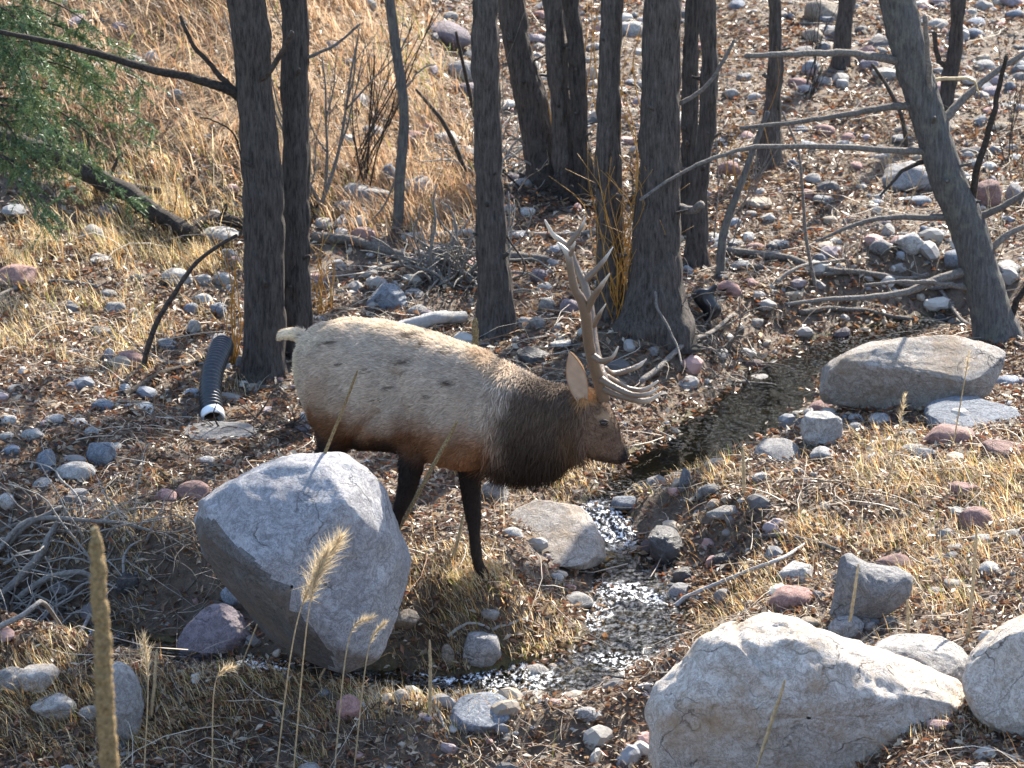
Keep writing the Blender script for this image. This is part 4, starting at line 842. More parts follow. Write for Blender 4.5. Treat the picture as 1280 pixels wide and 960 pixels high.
shrub((1075, 350), 6, .6, 'low twiggy shrub over the fallen branches', 25, (0, 0), .005, M_DEAD, .6)
shrub((905, 300), 4, 1.3, 'thin bare shrub right of the slender trunk', 26, (.1, 0), .008, M_DEAD, .35)
shrub((1010, 120), 5, 1.1, 'bare shrub between the solitary trunk and the leaning tree', 27, (0, 0), .008, M_DARKW, .4)
shrub((1270, 200), 5, 1.2, 'bare dark shrub on the slope behind the leaning tree', 28, (-.2, 0), .008, M_DARKW, .4)
shrub((455, 250), 4, 1.5, 'bare upright shrub beside the pale boulders below the hillside', 29, (.15, 0), .012, M_DARKW, .25)
shrub((440, 215), 4, 1.7, 'fine bare saplings on the hillside foot left of the thin sapling', 41, (.2, 0), .010, M_DARKW, .3)
shrub((655, 225), 5, 1.3, 'fine bare brush between the lone trunk and the leaning trunk', 42, (0, 0), .006, M_DEAD, .4)
shrub((1000, 265), 4, 1.0, 'fine grey brush beside the cobble bank', 43, (.1, 0), .005, M_DEAD, .5)
shrub((1105, 270), 5, .9, 'fine brown brush left of the leaning lichen tree', 44, (0, 0), .005, M_STEM, .5)
shrub((555, 215), 4, 1.2, 'fine tan brush at the foot of the green grass', 45, (-.1, 0), .005, M_STEM, .4)
# conifer at the left edge
def conifer():
    b = gh(2, 318); Y = b[1]; r = random.Random(31); x0 = b[0]-.10
    root = empty('conifer_tree', (x0, Y, gz(x0, Y))); tag(root, 'green conifer with drooping needle sprays above the fallen log', 'tree')
    P = spline([(x0, Y, gz(x0, Y)-.2), (x0-.03, Y, 1.5), (x0-.02, Y, 3.5), (x0, Y, 7)], 80); mesh('trunk', *tubegeo(P, np.linspace(.10, .03, 80), 20, bark_disp(5, 30, .006)), M_BARK, root)
    vs, cs_, br = [], [], []
    for k_ in range(62):
        z = r.uniform(1.3, 4.2); a = r.uniform(-1.2, 1.0) if k_ < 54 else r.uniform(1.5, 4.7); L = min(1.35, (6.2-z)*.40)*r.uniform(.6, 1.05); p0 = np.array((x0, Y, z)); d = np.array((math.cos(a), math.sin(a), -.05))
        pts = spline([p0, p0+d*L*.5+np.array((0, 0, .0)), p0+d*L+np.array((0, 0, -.34*L))], 14); br.append(tubegeo(pts, np.linspace(.012, .003, 14), 5))
        for j in range(34):
            q = pts[r.randrange(3, 14)]; aa = r.uniform(0, 6.28); dl = np.array((math.cos(aa)*.7+d[0]*.5, math.sin(aa)*.7+d[1]*.5, r.uniform(-1.1, -.1))); dl /= np.linalg.norm(dl); l2 = r.uniform(.10, .26)
            g_ = np.array((.10, .165, .07))*r.uniform(.55, 1.25)+np.array((.05, .03, 0))*(r.random() < .25)
            for m_ in range(34):
                t = r.random(); c0 = q+dl*l2*t; nd = dl*.7+np.array((r.gauss(0, .6), r.gauss(0, .6), r.gauss(-.1, .5))); nd /= np.linalg.norm(nd); sv = np.cross(nd, (r.gauss(0, 1), r.gauss(0, 1), r.gauss(0, 1))); sv *= .004/np.linalg.norm(sv)
                vs += [c0-sv, c0+sv, c0+nd*.05]; cs_ += [g_]*3
    mesh('limbs', *join(br), M_DARKW, root); n = len(vs)
    o = mesh('needles', np.array(vs), np.arange(n).reshape(-1, 3), M_NEEDLE, root, False, np.array(cs_)); o['kind'] = 'stuff'
conifer()
# dead flower stalks and plumes
def stalk(p0, p1, r0, r1, label, Y, knob=0, spike=True, mat=None):
    a = at(*p0, Y); b = at(*p1, Y); d = (a-b)/np.linalg.norm(a-b); g = gz(a[0], Y)
    e = a+d*max(0, (a[2]-g+.05)/max(.2, -d[2])); e[1] = Y; m = mpp(Y)
    root = empty('dry_stalk', (e[0], e[1], gz(e[0], Y))); tag(root, label, 'stalk')
    P = spline([e, a, (a+b)/2+np.array((.004, 0, 0)), b], 90); n = len(P); s = np.linspace(0, 1, n)
    mesh('stem', *tubegeo(P, np.interp(s, [0, 1], [r0*.55, r0*.4])*m, 8), M_STEM, root)
    if spike:
        k0 = 20; q = P[k0:]; rr = np.interp(np.linspace(0, 1, len(q)), [0, .06, .9, 1], [r0*.6, r0, r1, r1*.55])*m
        mesh('seed_spike', *tubegeo(spline(q, 110), np.interp(np.linspace(0, 1, 110), np.linspace(0, 1, len(q)), rr), 16, lambda p: r0*m*.5*(vn(p*(2.2/(r0*m)), 5)-.45)), mat or M_MULLEIN, root)
    return root
stalk((133, 906), (118, 660), 12, 9, 'tall brown mullein seed stalk in the left foreground', 8.3)
stalk((404, 572), (447, 463), 2.0, 1.6, 'slanting thin seed stalk in front of the elk rump', 16.6)
stalk((540, 585), (571, 527), 2.5, 2.1, 'short fuzzy seed stalk in front of the elk shoulder', 16.75)
stalk((592, 470), (594, 398), 4.2, 3.8, 'fuzzy seed stalk poking up behind the elk withers', 19.6)
for a, b, lab, px in (((566, 700), (580, 640), 'thin straw stem beside the far front leg of the elk', (566, 702)), ((1210, 795), (1221, 662), 'tall pale dry stem on the right bank behind the foreground rock', (1210, 800)), ((1135, 800), (1134, 750), 'short dry stem behind the low pale rock', (1135, 802)),
                      ((1058, 800), (1073, 705), 'thin dry stem in front of the grey wedge rock', (1056, 802)), ((188, 900), (196, 812), 'dry knobbly stem right of the tall white rock', (188, 902)), ((930, 620), (928, 558), 'pale dry reed stem beside the stone pile', (930, 622)), ((537, 895), (537, 800), 'single straight dry stem above the creek beside the blue slab', (537, 898)),
                      ((965, 900), (981, 850), 'short straw stem against the long jagged foreground rock', None)):
    Y = gh(*px)[1] if px else 14.55
    stalk(a, b, 2.6, 1.8, lab, Y, mat=M_STEM)
def plume(base, mid, tip, label, seed, wpx=26, n=420, Y=None):
    Y = Y or gh(*base)[1]; m = mpp(Y); r = np.random.default_rng(seed); b = at(*base, Y); g = gz(b[0], Y); b[2] = g-.03
    root = empty('grass_plume', (b[0], Y, g)); tag(root, label, 'plume'); P = spline([b, at(*mid, Y), at(*tip, Y)], 40)
    mesh('stem', *tubegeo(P[:34], np.linspace(1.1, .6, 34)*m, 6), M_STEM, root)
    t = r.uniform(.56, 1, n); idx = t*39; i_ = np.clip(idx.astype(int), 0, 38); c = P[i_]*(1-(idx-i_))[:, None]+P[i_+1]*(idx-i_)[:, None]
    tn = P[-1]-P[22]; tn /= np.linalg.norm(tn); d = tn[None]*1.0+r.normal(0, .42, (n, 3)); d /= np.linalg.norm(d, axis=1)[:, None]
    L = wpx*m*r.uniform(.4, 1.15, n)*(1.15-.4*np.abs((t-.78)/.22)); s = np.cross(d, r.normal(size=(n, 3))); s /= np.linalg.norm(s, axis=1)[:, None]
    c_ = np.array((.62, .50, .32))*r.uniform(.75, 1.2, (n, 1)); v = np.stack([c-s*.0022, c+s*.0022, c+d*L[:, None]], 1).reshape(-1, 3)
    o = mesh('seed_head', v, np.arange(n*3).reshape(-1, 3), M_PLUME, root, False, np.repeat(c_, 3, 0))
plume((338, 880), (372, 775), (425, 672), 'feathery cream grass plume bending in front of the huge boulder', 1, 34, 700, 15.3)
plume((360, 890), (385, 770), (408, 690), 'second thinner cream grass plume in front of the huge boulder', 2, 30, 420, 15.2)
plume((415, 840), (436, 800), (466, 772), 'short straw grass ear at the right foot of the huge boulder', 3, 16, 160, 15.6)
plume((440, 850), (460, 815), (481, 778), 'straw grass ear leaning right of the short ear', 4, 14, 140, 15.6)
plume((175, 900), (185, 860), (180, 795), 'reddish straw grass tuft left of the creek bend', 5, 20, 160, 15.3)
plume((262, 900), (268, 860), (290, 835), 'drooping straw ear in front of the creek', 6, 18, 120, 15.2)
plume((1108, 610), (1122, 545), (1131, 495), 'dry weed with pale seed heads in front of the long smooth boulder', 7, 12, 160)
plume((1190, 560), (1205, 480), (1212, 440), 'wispy yellow weed before the right end of the long smooth boulder', 8, 10, 90)

# ------------------------------------------------------------------ the elk
EY = ELK0[1]
AXX = [-1.25, -1.0, 0, .3, .6, .9, 1.2, 1.5]; AXY = [.78, .625, 0, -.18, -.30, -.37, -.41, -.44]
def ax_y(X_): return np.interp(X_, AXX, AXY)
def ep(x, y, off=0.):                                 # point on the elk's midplane (or off metres behind it)
    Y = EY
    for _ in range(6): p = at(x, y, Y); Y = EY+ax_y(p[0]-ELK0[0])+off
    return at(x, y, Y)
def lat(X_):                                          # horizontal unit vector towards the elk's far side
    d = (ax_y(X_+.08)-ax_y(X_-.08))/.16; v = np.array((-d, 1., 0)); return v/np.linalg.norm(v)
def ring(c, up, side, wd, n=28, sq=.85, low=0.):
    a = np.arange(n)*2*math.pi/n; ca, sa = np.cos(a), np.sin(a)
    ce = np.sign(ca)*np.abs(ca)**.95; se = np.sign(sa)*np.abs(sa)**sq
    ww = wd*(1+low*(-ca))
    return c+up[None]*ce[:, None]+side[None]*(se*ww)[:, None]
def loft(rs):
    n = len(rs[0]); v = np.concatenate([np.repeat(rs[0].mean(0)[None], n, 0)]+rs+[np.repeat(rs[-1].mean(0)[None], n, 0)]); k_ = len(rs)+2
    i = np.arange(k_-1)[:, None]*n; j = np.arange(n)[None]; j2 = (j+1) % n
    return v, np.stack([i+j, i+j2, i+n+j2, i+n+j], -1).reshape(-1, 4)
BODY = [(374, 428, 376, 458, .03), (379, 414, 382, 478, .11), (391, 403, 394, 508, .185), (410, 396, 411, 543, .245), (434, 392.5, 432, 562, .275), (480, 396, 475, 566, .300), (520, 406, 515, 570, .305), (558, 418, 553, 582, .285), (590, 429, 585, 590, .265),
        (618, 446, 612, 594, .235), (645, 461, 641, 603, .215), (672, 471, 668, 604, .185), (698, 477, 692, 594, .158), (718, 480, 712, 578, .135), (736, 482, 722, 570, .120), (752, 493, 734, 573, .120), (764, 508, 745, 577, .102), (773, 530, 755, 579, .080), (780, 549, 763, 581, .066), (785.5, 563, 770, 582, .058), (787, 572, 776, 581, .038)]
ctl = []
for x1, y1, x2, y2, wd in BODY:
    t, b = ep(x1, y1+(7 if x1 < 735 else 2)), ep(x2, y2-np.interp(x2, [380, 430, 600, 612, 640, 668, 692, 712, 730], [0, 5, 6, 12, 17, 15, 10, 6, 2])); ctl.append(np.r_[(t+b)/2, (t-b)/2, wd])
ctl = spline(np.array(ctl), 90)
rs = [ring(c[:3], c[3:6], lat(c[0]-ELK0[0]), c[6], low=(.06 if c[0]-ELK0[0] < .3 else -.1 if c[0]-ELK0[0] < .85 else 0)) for c in ctl]
parts = [loft(rs)]
def leg(pts):                                         # (px x, px y, metres behind the midplane, radius fore-aft, radius sideways)
    P = np.array([np.r_[ep(x, y, o), r1, r2] for x, y, o, r1, r2 in pts]); q = spline(P, 60); out = []; LEGC.append(q)
    tn = np.gradient(q[:, :3], axis=0); tn /= np.linalg.norm(tn, axis=1)[:, None]
    for p, t in zip(q, tn):
        s = lat(p[0]-ELK0[0]); fw = np.cross(s, t); fw /= np.linalg.norm(fw); a = np.arange(20)*2*math.pi/20
        out.append(p[:3]+fw[None]*(np.cos(a)*p[3])[:, None]+s[None]*(np.sin(a)*p[4])[:, None])
    return loft(out)
LEGC = []
def solve(x, y, z):                                   # depth behind the midplane that puts a foot on the ground
    best = min(np.linspace(-.45, .45, 181), key=lambda o: abs(ep(x, y, o)[2]-z)); return float(best)
nf = [(528, 528, -.20, .14, .09), (516, 566, -.21, .088, .07), (512, 590, -.20, .068, .058), (508, 612, -.19, .056, .05), (501, 634, -.19, .045, .043), (494, 655, -.19, .033, .032), (487, 678, -.19, .029, .028), (481, 700, -.19, .031, .03), (477, 712, -.19, .036, .035), (476, 722, -.19, .04, .04)]
fo = [(590, 560, .17, .11, .08), (588, 596, .17, .079, .06), (588.5, 614, .17, .066, .055), (590.5, 636, .17, .052, .048), (592.5, 657, .17, .038, .037), (594, 680, .17, .033, .032), (597, 702, .17, .038, .035), (601, 711, .17, .04, .036), (605, 719, .17, .042, .038)]
nh = [(424, 500, -.20, .17, .09), (415, 540, -.20, .115, .075), (409, 565, -.20, .078, .055), (403, 588, -.2, .056, .042), (402, 600, -.2, .046, .036), (408, 622, -.2, .034, .03), (414, 650, -.2, .031, .028), (418, 668, -.2, .036, .034), (422, 680, -.2, .042, .038)]
fh = [(432, 500, .19, .16, .09), (428, 540, .19, .11, .075), (418, 562, .19, .075, .055), (408, 580, .19, .054, .042), (405, 590, .19, .046, .036), (408, 610, .19, .034, .03), (412, 630, .19, .031, .028), (414, 645, .19, .036, .034), (416, 654, .19, .042, .038)]
for L_ in (nf, fo, nh, fh): parts.append(leg(L_))
tl = spline([ep(378, 420), ep(364, 417), ep(352, 419), ep(347, 426)], 20); parts.append(tubegeo(tl, np.interp(np.linspace(0, 1, 20), [0, .6, 1], [.05, .036, .016]), 14))
def blob(x, y, o, rx, ry, rz):
    d, f = ICO[3]; return d*np.array((rx, ry, rz))+ep(x, y, o), f
tri = [blob(424, 470, -.15, .23, .15, .33), blob(538, 512, -.18, .17, .13, .27), blob(424, 470, .15, .22, .15, .33), blob(560, 515, .13, .16, .15, .26), blob(650, 545, 0, .20, .15, .17)]
bm = bmesh.new()
for v, f in parts+tri:
    vs = [bm.verts.new(p) for p in v]
    for q in f:
        try: bm.faces.new([vs[k_] for k_ in q])
        except ValueError: pass
bmesh.ops.remove_doubles(bm, verts=bm.verts, dist=1e-5); bmesh.ops.recalc_face_normals(bm, faces=bm.faces)
tm = bpy.data.meshes.new('tmp'); bm.to_mesh(tm); bm.free(); to = bpy.data.objects.new('tmp', tm); COL.objects.link(to)
md = to.modifiers.new('r', 'REMESH'); md.mode = 'VOXEL'; md.voxel_size = .011
dg = bpy.context.evaluated_depsgraph_get(); em = bpy.data.meshes.new_from_object(to.evaluated_get(dg)); bpy.data.objects.remove(to)
nv = len(em.vertices); bv = np.empty(nv*3, np.float32); em.vertices.foreach_get('co', bv); bv = bv.reshape(-1, 3).astype(float)
ed = np.empty(len(em.edges)*2, np.int32); em.edges.foreach_get('vertices', ed); ed = ed.reshape(-1, 2)
bf = np.empty(len(em.loops), np.int32); em.loops.foreach_get('vertex_index', bf); bf = bf.reshape(-1, 4)
deg = np.bincount(ed.ravel(), minlength=nv)[:, None]
def smooth(v, it, k_):
    for _ in range(it):
        s = np.zeros_like(v)
        for ax in range(3): s[:, ax] = np.bincount(ed[:, 0], v[ed[:, 1], ax], nv)+np.bincount(ed[:, 1], v[ed[:, 0], ax], nv)
        v = v+(s/deg-v)*k_
    return v
body0 = bv.copy(); sm = smooth(bv, 13, .6)
def elk_px(v):                                        # side-view coordinates of the coat pattern, the same on both flanks
    X_ = v[:, 0]-ELK0[0]; off = v[:, 1]-EY-ax_y(X_); d_ = np.gradient(np.interp(np.linspace(-1.3, 1.5, 100), AXX, AXY), 2.8/99); sl_ = np.interp(X_, np.linspace(-1.3, 1.5, 100), d_)
    k_ = 1/(1+sl_**2)*np.where(off > 0, 2, 0); q = v.copy(); q[:, 1] -= off*k_; q[:, 0] += off*k_*sl_
    r = q-CAMP; c, s = math.cos(PITCH), math.sin(PITCH); dep = r[:, 1]*c-r[:, 2]*s; up = r[:, 1]*s+r[:, 2]*c
    return 640+F*r[:, 0]/dep, 480-F*up/dep
px, py = elk_px(sm)
keepd = sst(735, 750, px)[:, None]; sm2 = smooth(bv, 7, .6); bv = sm*(1-keepd)+sm2*keepd
lowleg = sst(560, 590, py)[:, None]*sst(640, 600, px)[:, None]; bv = bv*(1-lowleg)+smooth(body0, 3, .6)*lowleg
px, py = elk_px(bv)
def coat(px, py, v):
    n1 = fbm(v*9, 3, 61); n2 = fbm(v*28, 2, 62); n3 = fbm(v*4, 3, 63)
    C = np.tile(np.array((.43, .335, .25)), (len(v), 1))
    def mix(m, c): nonlocal C; m = np.clip(m, 0, 1)[:, None]; C = C*(1-m)+np.array(c)*m
    top = np.interp(px, [360, 430, 480, 520, 560, 590, 620], [432, 393, 397, 407, 420, 430, 447])
    mix(.55*sst(30, 6, py-top+8*n1), (.60, .48, .33))
    mix(.6*sst(440, 380, px+20*n3)*sst(40, 130, py-top), (.42, .26, .14))
    mix(.9*sst(512, 556, py+10*n1+np.interp(px, [380, 430, 500, 600], [12, 8, 0, -12]))*sst(660, 610, px), (.24, .10, .038))
    mix(.95*sst(540, 560, py+5*n1)*sst(418, 436, px)*sst(522, 502, px), (.030, .020, .015))
    rump = sst(378, 362, px+6*n1)*sst(500, 470, py); mix(rump, (.66, .52, .34)); mix(sst(364, 360, px), (.68, .55, .38))
    for q, (k0, k1) in zip(LEGC, ((.06, .17), (.03, .10), (.07, .20), (.07, .20))):
        best = np.full(len(v), 9.); tt = np.zeros(len(v)); rad_ = np.zeros(len(v))
        for k_, c_ in enumerate(q):
            dd = np.linalg.norm(v-c_[:3], axis=1); m_ = dd < best; best[m_] = dd[m_]; tt[m_] = k_/59.; rad_[m_] = max(c_[3], c_[4])
        on = sst(1.5, 1.15, best/np.maximum(rad_, .01)); mix(on*sst(k0-.10, k0+.02, tt+.04*n1)*.9, (.15, .065, .028)); mix(on*sst(k0, k1, tt+.04*n1), (.030, .022, .018))
    neck = sst(-16, 34, (px-628)+.50*(py-510)*.55+30*n1+10*n2-np.maximum(0, 470-py)*.9)
    mix(neck*.95, (.080, .052, .034)); mix(neck*sst(505, 580, py+16*n1+.15*(660-px)), (.026, .0175, .012)); mix(neck*.5*np.exp(-(((px-712)/10)**2+((py-545)/22)**2)), (.14, .075, .035))
    wither = sst(580, 600, px)*sst(650, 620, px)*sst(470, 440, py-(px-600)*.45+8*n1); mix(.7*wither, (.33, .19, .09))
    head = sst(716, 730, px+4*n1); mix(head, (.150, .096, .064)); mix(head*sst(758, 746, px+.3*(py-490))*sst(512, 498, py), (.42, .22, .09)); mix(head*.8*np.exp(-(((px-757)/10)**2+((py-524)/9)**2)), (.33, .22, .13))
    mix(head*sst(6, -2, (np.interp(py, [490, 508, 530, 549, 563, 575], [752, 764, 773, 780, 785, 788])-px))*.75, (.045, .03, .022)); mix(sst(771, 779, px+.4*(py-572)), (.030, .022, .019)); mix(.9*np.exp(-(((px-783)/2.6)**2+((py-567)/3)**2)), (.008, .006, .006)); mix(head*.8*np.exp(-((py-(576.5-.12*(px-765)))/1.5)**2)*sst(756, 762, px), (.015, .011, .01)); mix(head*sst(566, 574, py)*sst(775, 768, px)*.6, (.05, .035, .026))
    flank = (px < 640) & (py < 545)
    rs_ = np.random.default_rng(3)
    for x, y, a, b in [(505, 451, 10, 3.5), (461, 463, 5, 3.2), (505, 464, 5, 3), (426, 455, 4, 2), (560, 478, 8, 5), (412, 428, 9, 1.8), (485, 484, 4, 2), (535, 495, 5, 2), (470, 500, 7, 1.5), (515, 420, 14, 3), (560, 440, 9, 2), (530, 430, 8, 2)]:
        mix(flank*.95*np.exp(-(((px-x+5*n2)/a)**2+((py-y+3*n1)/b)**2)**1.5), (.07, .045, .03))
    return C*(1+.22*n1+.16*n2)[:, None]
vnm = np.zeros_like(bv); _n = np.cross(bv[bf[:, 2]]-bv[bf[:, 0]], bv[bf[:, 3]]-bv[bf[:, 1]])
for _q in range(4):
    for ax in range(3): vnm[:, ax] += np.bincount(bf[:, _q], _n[:, ax], nv)
vnm /= np.linalg.norm(vnm, axis=1)[:, None]+1e-12
def crease(pts, w_, dep):
    P_ = spline(np.array(pts, float), 30); d_ = np.min(np.hypot(px[:, None]-P_[None, :, 0], py[:, None]-P_[None, :, 1]), 1); return -dep*np.exp(-(d_/w_)**2)
rel = crease([(496, 470), (502, 510), (512, 545), (520, 568)], 8, .026)+crease([(585, 470), (588, 520), (578, 560)], 9, .018)+crease([(470, 520), (452, 535), (438, 556)], 8, .024)+crease([(470, 430), (478, 470), (468, 515)], 12, .014)+crease([(640, 500), (620, 545), (606, 585)], 9, .012)
rel = rel*1.35+.014*fbm(bv*5.0, 3, 93)*(px < 700)
bv = bv+vnm*rel[:, None]
bc = np.clip(coat(px, py, bv), .004, .9)
elk = empty('elk', (ELK0[0], EY, float(gz(ELK0[0], EY)))); tag(elk, 'bull elk with large antlers and dark mane, walking towards the creek', 'elk')
body = mesh('body', bv, bf, M_HIDE, elk, True, bc); bpy.data.meshes.remove(em)
# fur strands
def fur(name, n, seed, lenf, widf, dirf, lift, K_=3, mask=None):
    r = np.random.default_rng(seed); t3 = np.concatenate([bf[:, [0, 1, 2]], bf[:, [0, 2, 3]]]); A, B, C = bv[t3[:, 0]], bv[t3[:, 1]], bv[t3[:, 2]]
    nr_ = np.cross(B-A, C-A); ar = np.linalg.norm(nr_, axis=1)
    if mask is not None: ar = ar*mask(px[t3[:, 0]], py[t3[:, 0]], A)
    k_ = r.choice(len(t3), n, p=ar/ar.sum()); u, v_ = r.random(n), r.random(n); fl = u+v_ > 1; u[fl], v_[fl] = 1-u[fl], 1-v_[fl]
    P = A[k_]+(B-A)[k_]*u[:, None]+(C-A)[k_]*v_[:, None]; vnrm = np.zeros_like(bv)
    fn = nr_/(np.linalg.norm(nr_, axis=1)[:, None]+1e-12)
    for ax in range(3): vnrm[:, ax] = sum(np.bincount(t3[:, q], fn[:, ax], nv) for q in range(3))
    N_ = vnrm[t3[k_, 0]]; N_ /= np.linalg.norm(N_, axis=1)[:, None]+1e-9
    qx, qy = px[t3[k_, 0]], py[t3[k_, 0]]; D = dirf(qx, qy, P)+r.normal(0, .22, (n, 3)); D -= N_*(D*N_).sum(1)[:, None]; D /= np.linalg.norm(D, axis=1)[:, None]+1e-9
    clump = fbm(P*26, 2, 77); sd_ = np.cross(N_, D); D = D+sd_*(clump*1.3)[:, None]; D /= np.linalg.norm(D, axis=1)[:, None]; sd_ = np.cross(N_, D)
    L = lenf(qx, qy)*r.uniform(.6, 1.25, n); W = widf*r.uniform(.6, 1.3, n); lf = lift*r.uniform(.5, 1.5, n)
    P0 = P-N_*.004; P1 = P+D*(L*.5)[:, None]+N_*(L*lf)[:, None]; P2 = P+D*L[:, None]+N_*(L*lf*1.1)[:, None]+np.array((0, 0, -.18))*L[:, None]*(L > .05)[:, None]
    v = np.stack([P0-sd_*W[:, None], P0+sd_*W[:, None], P1+sd_*W[:, None]*.8, P1-sd_*W[:, None]*.8, P2], 1).reshape(-1, 3); b = (np.arange(n)*5)[:, None]
    f = np.concatenate([b+np.array([0, 1, 2]), b+np.array([0, 2, 3]), b+np.array([3, 2, 4])])
    cc = bc[t3[k_, 0]]*r.uniform(.6, 1.35, (n, 1)); o = mesh(name, v, f, M_FUR, elk, True, np.clip(np.repeat(cc, 5, 0), 0, .9)); o['kind'] = 'stuff'; return o
def furdir(qx, qy, P):
    d = np.zeros((len(qx), 3)); back = -np.stack([np.ones(len(qx)), np.interp(P[:, 0]-ELK0[0], [-1, 0, .3, 1.2], [-.62, -.6, -.5, -.15]), 0*qx], 1)
    k_ = sst(560, 600, qy)[:, None]; hd = sst(725, 740, qx)[:, None]
    d = back*(1-.8*k_)+np.array((0, 0, -1.))*(.45+.9*k_)
    d = d*(1-hd)+(np.array((-.55, 0, .85)))*hd; return d
fur('coat', 105000, 1, lambda x, y: np.where((y > 590)&(x < 640), .018, np.where(x > 722, .016, np.where((x < 374)&(y < 435), .02, .036+.02*sst(585, 600, x)*sst(660, 640, x)*sst(480, 450, y)))), .0021, furdir, .26, mask=lambda x, y, v: np.where(np.hypot(x-757, y-523) < 7, 0., 1.))
fur('mane', 24000, 2, lambda x, y: .07+.09*sst(530, 590, y), .0028, lambda x, y, P: np.tile(np.array((-.35, .1, -1.)), (len(x), 1)), .20, mask=lambda x, y, v: sst(600, 640, x)*sst(735, 715, x)*(y < 612))
fur('rump_fur', 9000, 3, lambda x, y: .03+0*x, .0017, lambda x, y, P: np.tile(np.array((-.8, .5, -.5)), (len(x), 1)), .4, mask=lambda x, y, v: sst(378, 368, x)*sst(430, 440, y)+1e-6)
# eyes, ears, hooves, antlers
def ell(name, c, r, mat, rot=None, parent=elk, shape=None):
    d, f = ICO[3]; v = d*np.array(r)
    if shape is not None: v = shape(v)
    if rot is not None: v = v@np.array(rot.to_matrix()).T
    return mesh(name, v+c, f, mat, parent)
from mathutils import Euler, bvhtree
bvh = bvhtree.BVHTree.FromPolygons([tuple(p) for p in bv], [tuple(q) for q in bf.tolist()])
ec = ep(757, 523); hl = lat(ec[0]-ELK0[0])
for s in (-1, 1):
    h = bvh.ray_cast(Vector(ec+hl*s*.5), Vector(-hl*s)); c = np.array(h[0]) if h[0] else ec+hl*s*.11
    e = ell('eye', c-hl*s*.002, (.026, .02, .021), M_EYE)
    gs = []
    for sg, off in ((1, .017), (-1, -.016)):
        a = np.linspace(-1.15, 1.15, 14); gs.append(tubegeo(np.stack([c[0]+np.sin(a)*.031, np.full(14, c[1]-0)+s*.012+0*np.cos(a), c[2]+sg*np.cos(a)*abs(off)*1.15], 1), np.linspace(.007, .007, 14)*(1-.5*np.abs(np.linspace(-1, 1, 14))), 6))
    v, f = join(gs); mesh('eyelid', v, f, plain('eyelid', (.05, .032, .022), .7), elk)
def ear(base, tip, wd, side, name='ear'):
    ax = tip-base; L = np.linalg.norm(ax); ax /= L; s = np.cross(ax, side); s /= np.linalg.norm(s); nrm = np.cross(s, ax); out = []; cols = []
    nu, nvv = 24, 17; V = np.zeros((nu, nvv, 3))
    for layer in (0, 1):
        for i_ in range(nu):
            t = i_/(nu-1); ww = wd*(.42+.58*math.sin(min(1, t/.5)*math.pi/2))*(1 if t < .5 else max(.02, math.cos((t-.5)/.5*math.pi/2)**.75)); cup = .95*(1-.5*t)
            for j in range(nvv):
                a = (j/(nvv-1)-.5)*2; th = a*(1.35*cup+.2)
                V[i_, j] = base+ax*L*t+s*ww*math.sin(th)/max(.5, math.sin(1.35*cup+.2))+nrm*(ww*(1-math.cos(th))*.75-(.010*(1-abs(a)**4) if layer else 0)*(1-.7*t)+.02*t*t)
        out.append(V.reshape(-1, 3).copy())
    v = np.concatenate(out); i_ = np.arange(nu-1)[:, None]*nvv+np.arange(nvv-1)[None]; f0 = np.stack([i_, i_+1, i_+nvv+1, i_+nvv], -1).reshape(-1, 4)
    f = np.concatenate([f0[:, ::-1], f0+nu*nvv]); n_ = nu*nvv; ci = np.tile(np.array((.40, .30, .215)), (n_, 1)); co_ = np.tile(np.array((.34, .19, .09)), (n_, 1)); A = np.abs(np.linspace(-1, 1, nvv))
    rim = np.tile(sst(.72, 1, A), nu)[:, None]; ci = ci*(1-rim)+np.array((.30, .15, .065))*rim; ci *= (1+.3*fbm(v[:n_]*30, 2, 4))[:, None]
    o = mesh(name, v, f, M_HIDE, elk, True, np.concatenate([ci, co_])); return o
ear(ep(729, 505, -.08), ep(711, 440, -.16), .060, np.array((.12, -1, .05)))
ear(ep(729, 488, .09), ep(711, 438, .20), .046, np.array((.05, 1, .0)))
def hoof(p, s=1.):                                    # two pointed toes
    gs = []; L = lat(p[0]-ELK0[0]); hd = np.array((L[1], -L[0], 0)); g = float(gz(p[0], p[1]))
    for sd_ in (-1, 1):
        d, f = ICO[3]; v = d.copy(); fr = (v[:, 0]+1)/2
        v[:, 2] = np.where(v[:, 2] < 0, v[:, 2]*.55, v[:, 2]*(1.15-.75*fr)); v[:, 1] *= (1-.45*fr**2); v[:, 0] *= .95
        q = hd[None]*(v[:, :1]*.066*s)+L[None]*((v[:, 1:2]*.027+sd_*.021*(1-.3*fr[:, None]))*s)+np.array((0, 0, 1.))[None]*(v[:, 2:3]*.055*s)
        gs.append((q+p+hd*.018, f))
    return mesh('hoof', *join(gs), M_HOOF, elk)
for L_ in (nf, fo, nh, fh):
    x, y, o, _, _ = L_[-1]; p = ep(x, y, o); hoof(p-np.array((0, 0, .018)), .9)
    hz_ = float(gz(p[0], p[1]))
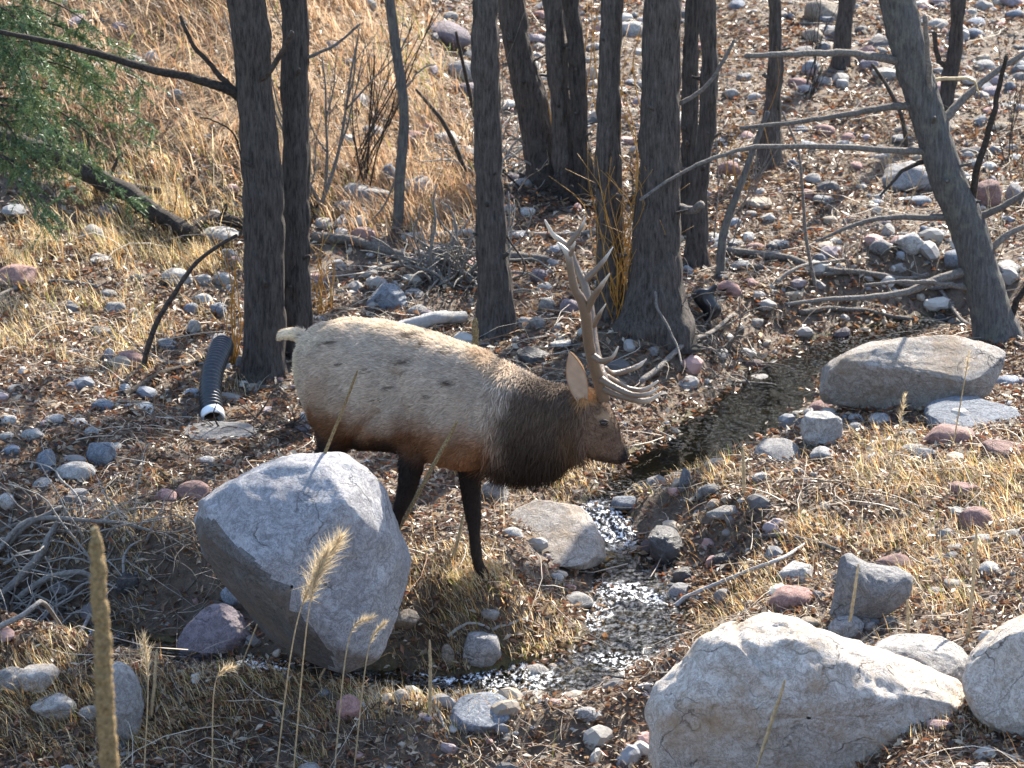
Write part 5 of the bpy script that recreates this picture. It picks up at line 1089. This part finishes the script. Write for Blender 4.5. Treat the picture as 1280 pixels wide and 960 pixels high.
def antler(beam, tines, o0):
    def P3(l): return spline(np.array([np.r_[ep(x, y, o), r] for x, y, o, r in l]), 14*len(l))
    gs, cs_ = [], []; tipc, basec = np.array((.58, .50, .40)), np.array((.135, .092, .060))
    for k_, l in enumerate([beam]+tines):
        q = P3(l); n_ = len(q); g = tubegeo(q[:, :3], q[:, 3]*1.17, 14, lambda p: .0028*(np.abs(fbm(p*np.array((30, 30, 12)), 3, 8))*2-.7)); gs.append(g)
        t = np.r_[0, np.linspace(0, 1, n_), 1]; kk = (sst(.55, 1, t) if k_ else sst(.75, 1, t))[:, None]; cs_.append(np.repeat(basec*(1-kk)+tipc*kk, 14, 0))
    v, f = join(gs); return mesh('antler', v, f, M_ANTLER, elk, True, np.concatenate(cs_))
w_ = .0285
antler([(755, 499, -.05, .033), (750, 480, -.08, .034), (743, 458, -.14, .031), (737, 435, -.20, .029), (734, 412, -.26, w_), (732, 393, -.30, .029), (727, 376, -.33, .026), (718, 360, -.36, .022), (713, 335, -.38, .020), (711, 321, -.38, .019), (706, 312, -.38, .014), (697, 303, -.37, .005)],
       [[(711, 322, -.38, .015), (715, 313, -.39, .012), (719, 302, -.40, .005)], [(732, 392, -.30, .022), (740, 374, -.34, .018), (751, 358, -.38, .014), (762, 342, -.42, .005)],
        [(738, 442, -.18, .020), (752, 451, -.24, .016), (765, 447, -.28, .012), (773, 433, -.30, .004)],
        [(752, 484, -.07, .024), (768, 492, -.13, .020), (786, 498, -.17, .018), (809, 501, -.19, .015), (829, 489, -.19, .004)],
        [(748, 472, -.10, .022), (768, 484, -.20, .018), (792, 494, -.26, .016), (812, 492, -.28, .012), (823, 484, -.28, .004)]], -.05)
antler([(757, 494, .05, .033), (754, 476, .08, .034), (747, 455, .15, .031), (742, 430, .22, .029), (739, 408, .28, w_), (737, 388, .33, .027), (733, 366, .37, .025), (728, 350, .40, .022), (719, 330, .44, .019), (712, 312, .46, .018), (704, 303, .46, .016), (692, 294, .45, .013), (681, 275, .43, .004)],
       [[(709, 307, .46, .015), (718, 297, .47, .014), (727, 284, .49, .010), (732, 272, .50, .004)], [(729, 352, .40, .020), (740, 342, .42, .017), (754, 327, .45, .013), (766, 309, .48, .004)],
        [(740, 410, .27, .018), (748, 395, .24, .013), (757, 380, .22, .004)], [(755, 462, .12, .022), (765, 467, .19, .018), (781, 464, .24, .016), (797, 458, .28, .013), (808, 449, .30, .004)],
        [(757, 472, .09, .024), (770, 478, .16, .019), (786, 486, .20, .016), (805, 487, .22, .013), (823, 476, .23, .004)]], .05)
nm = {}
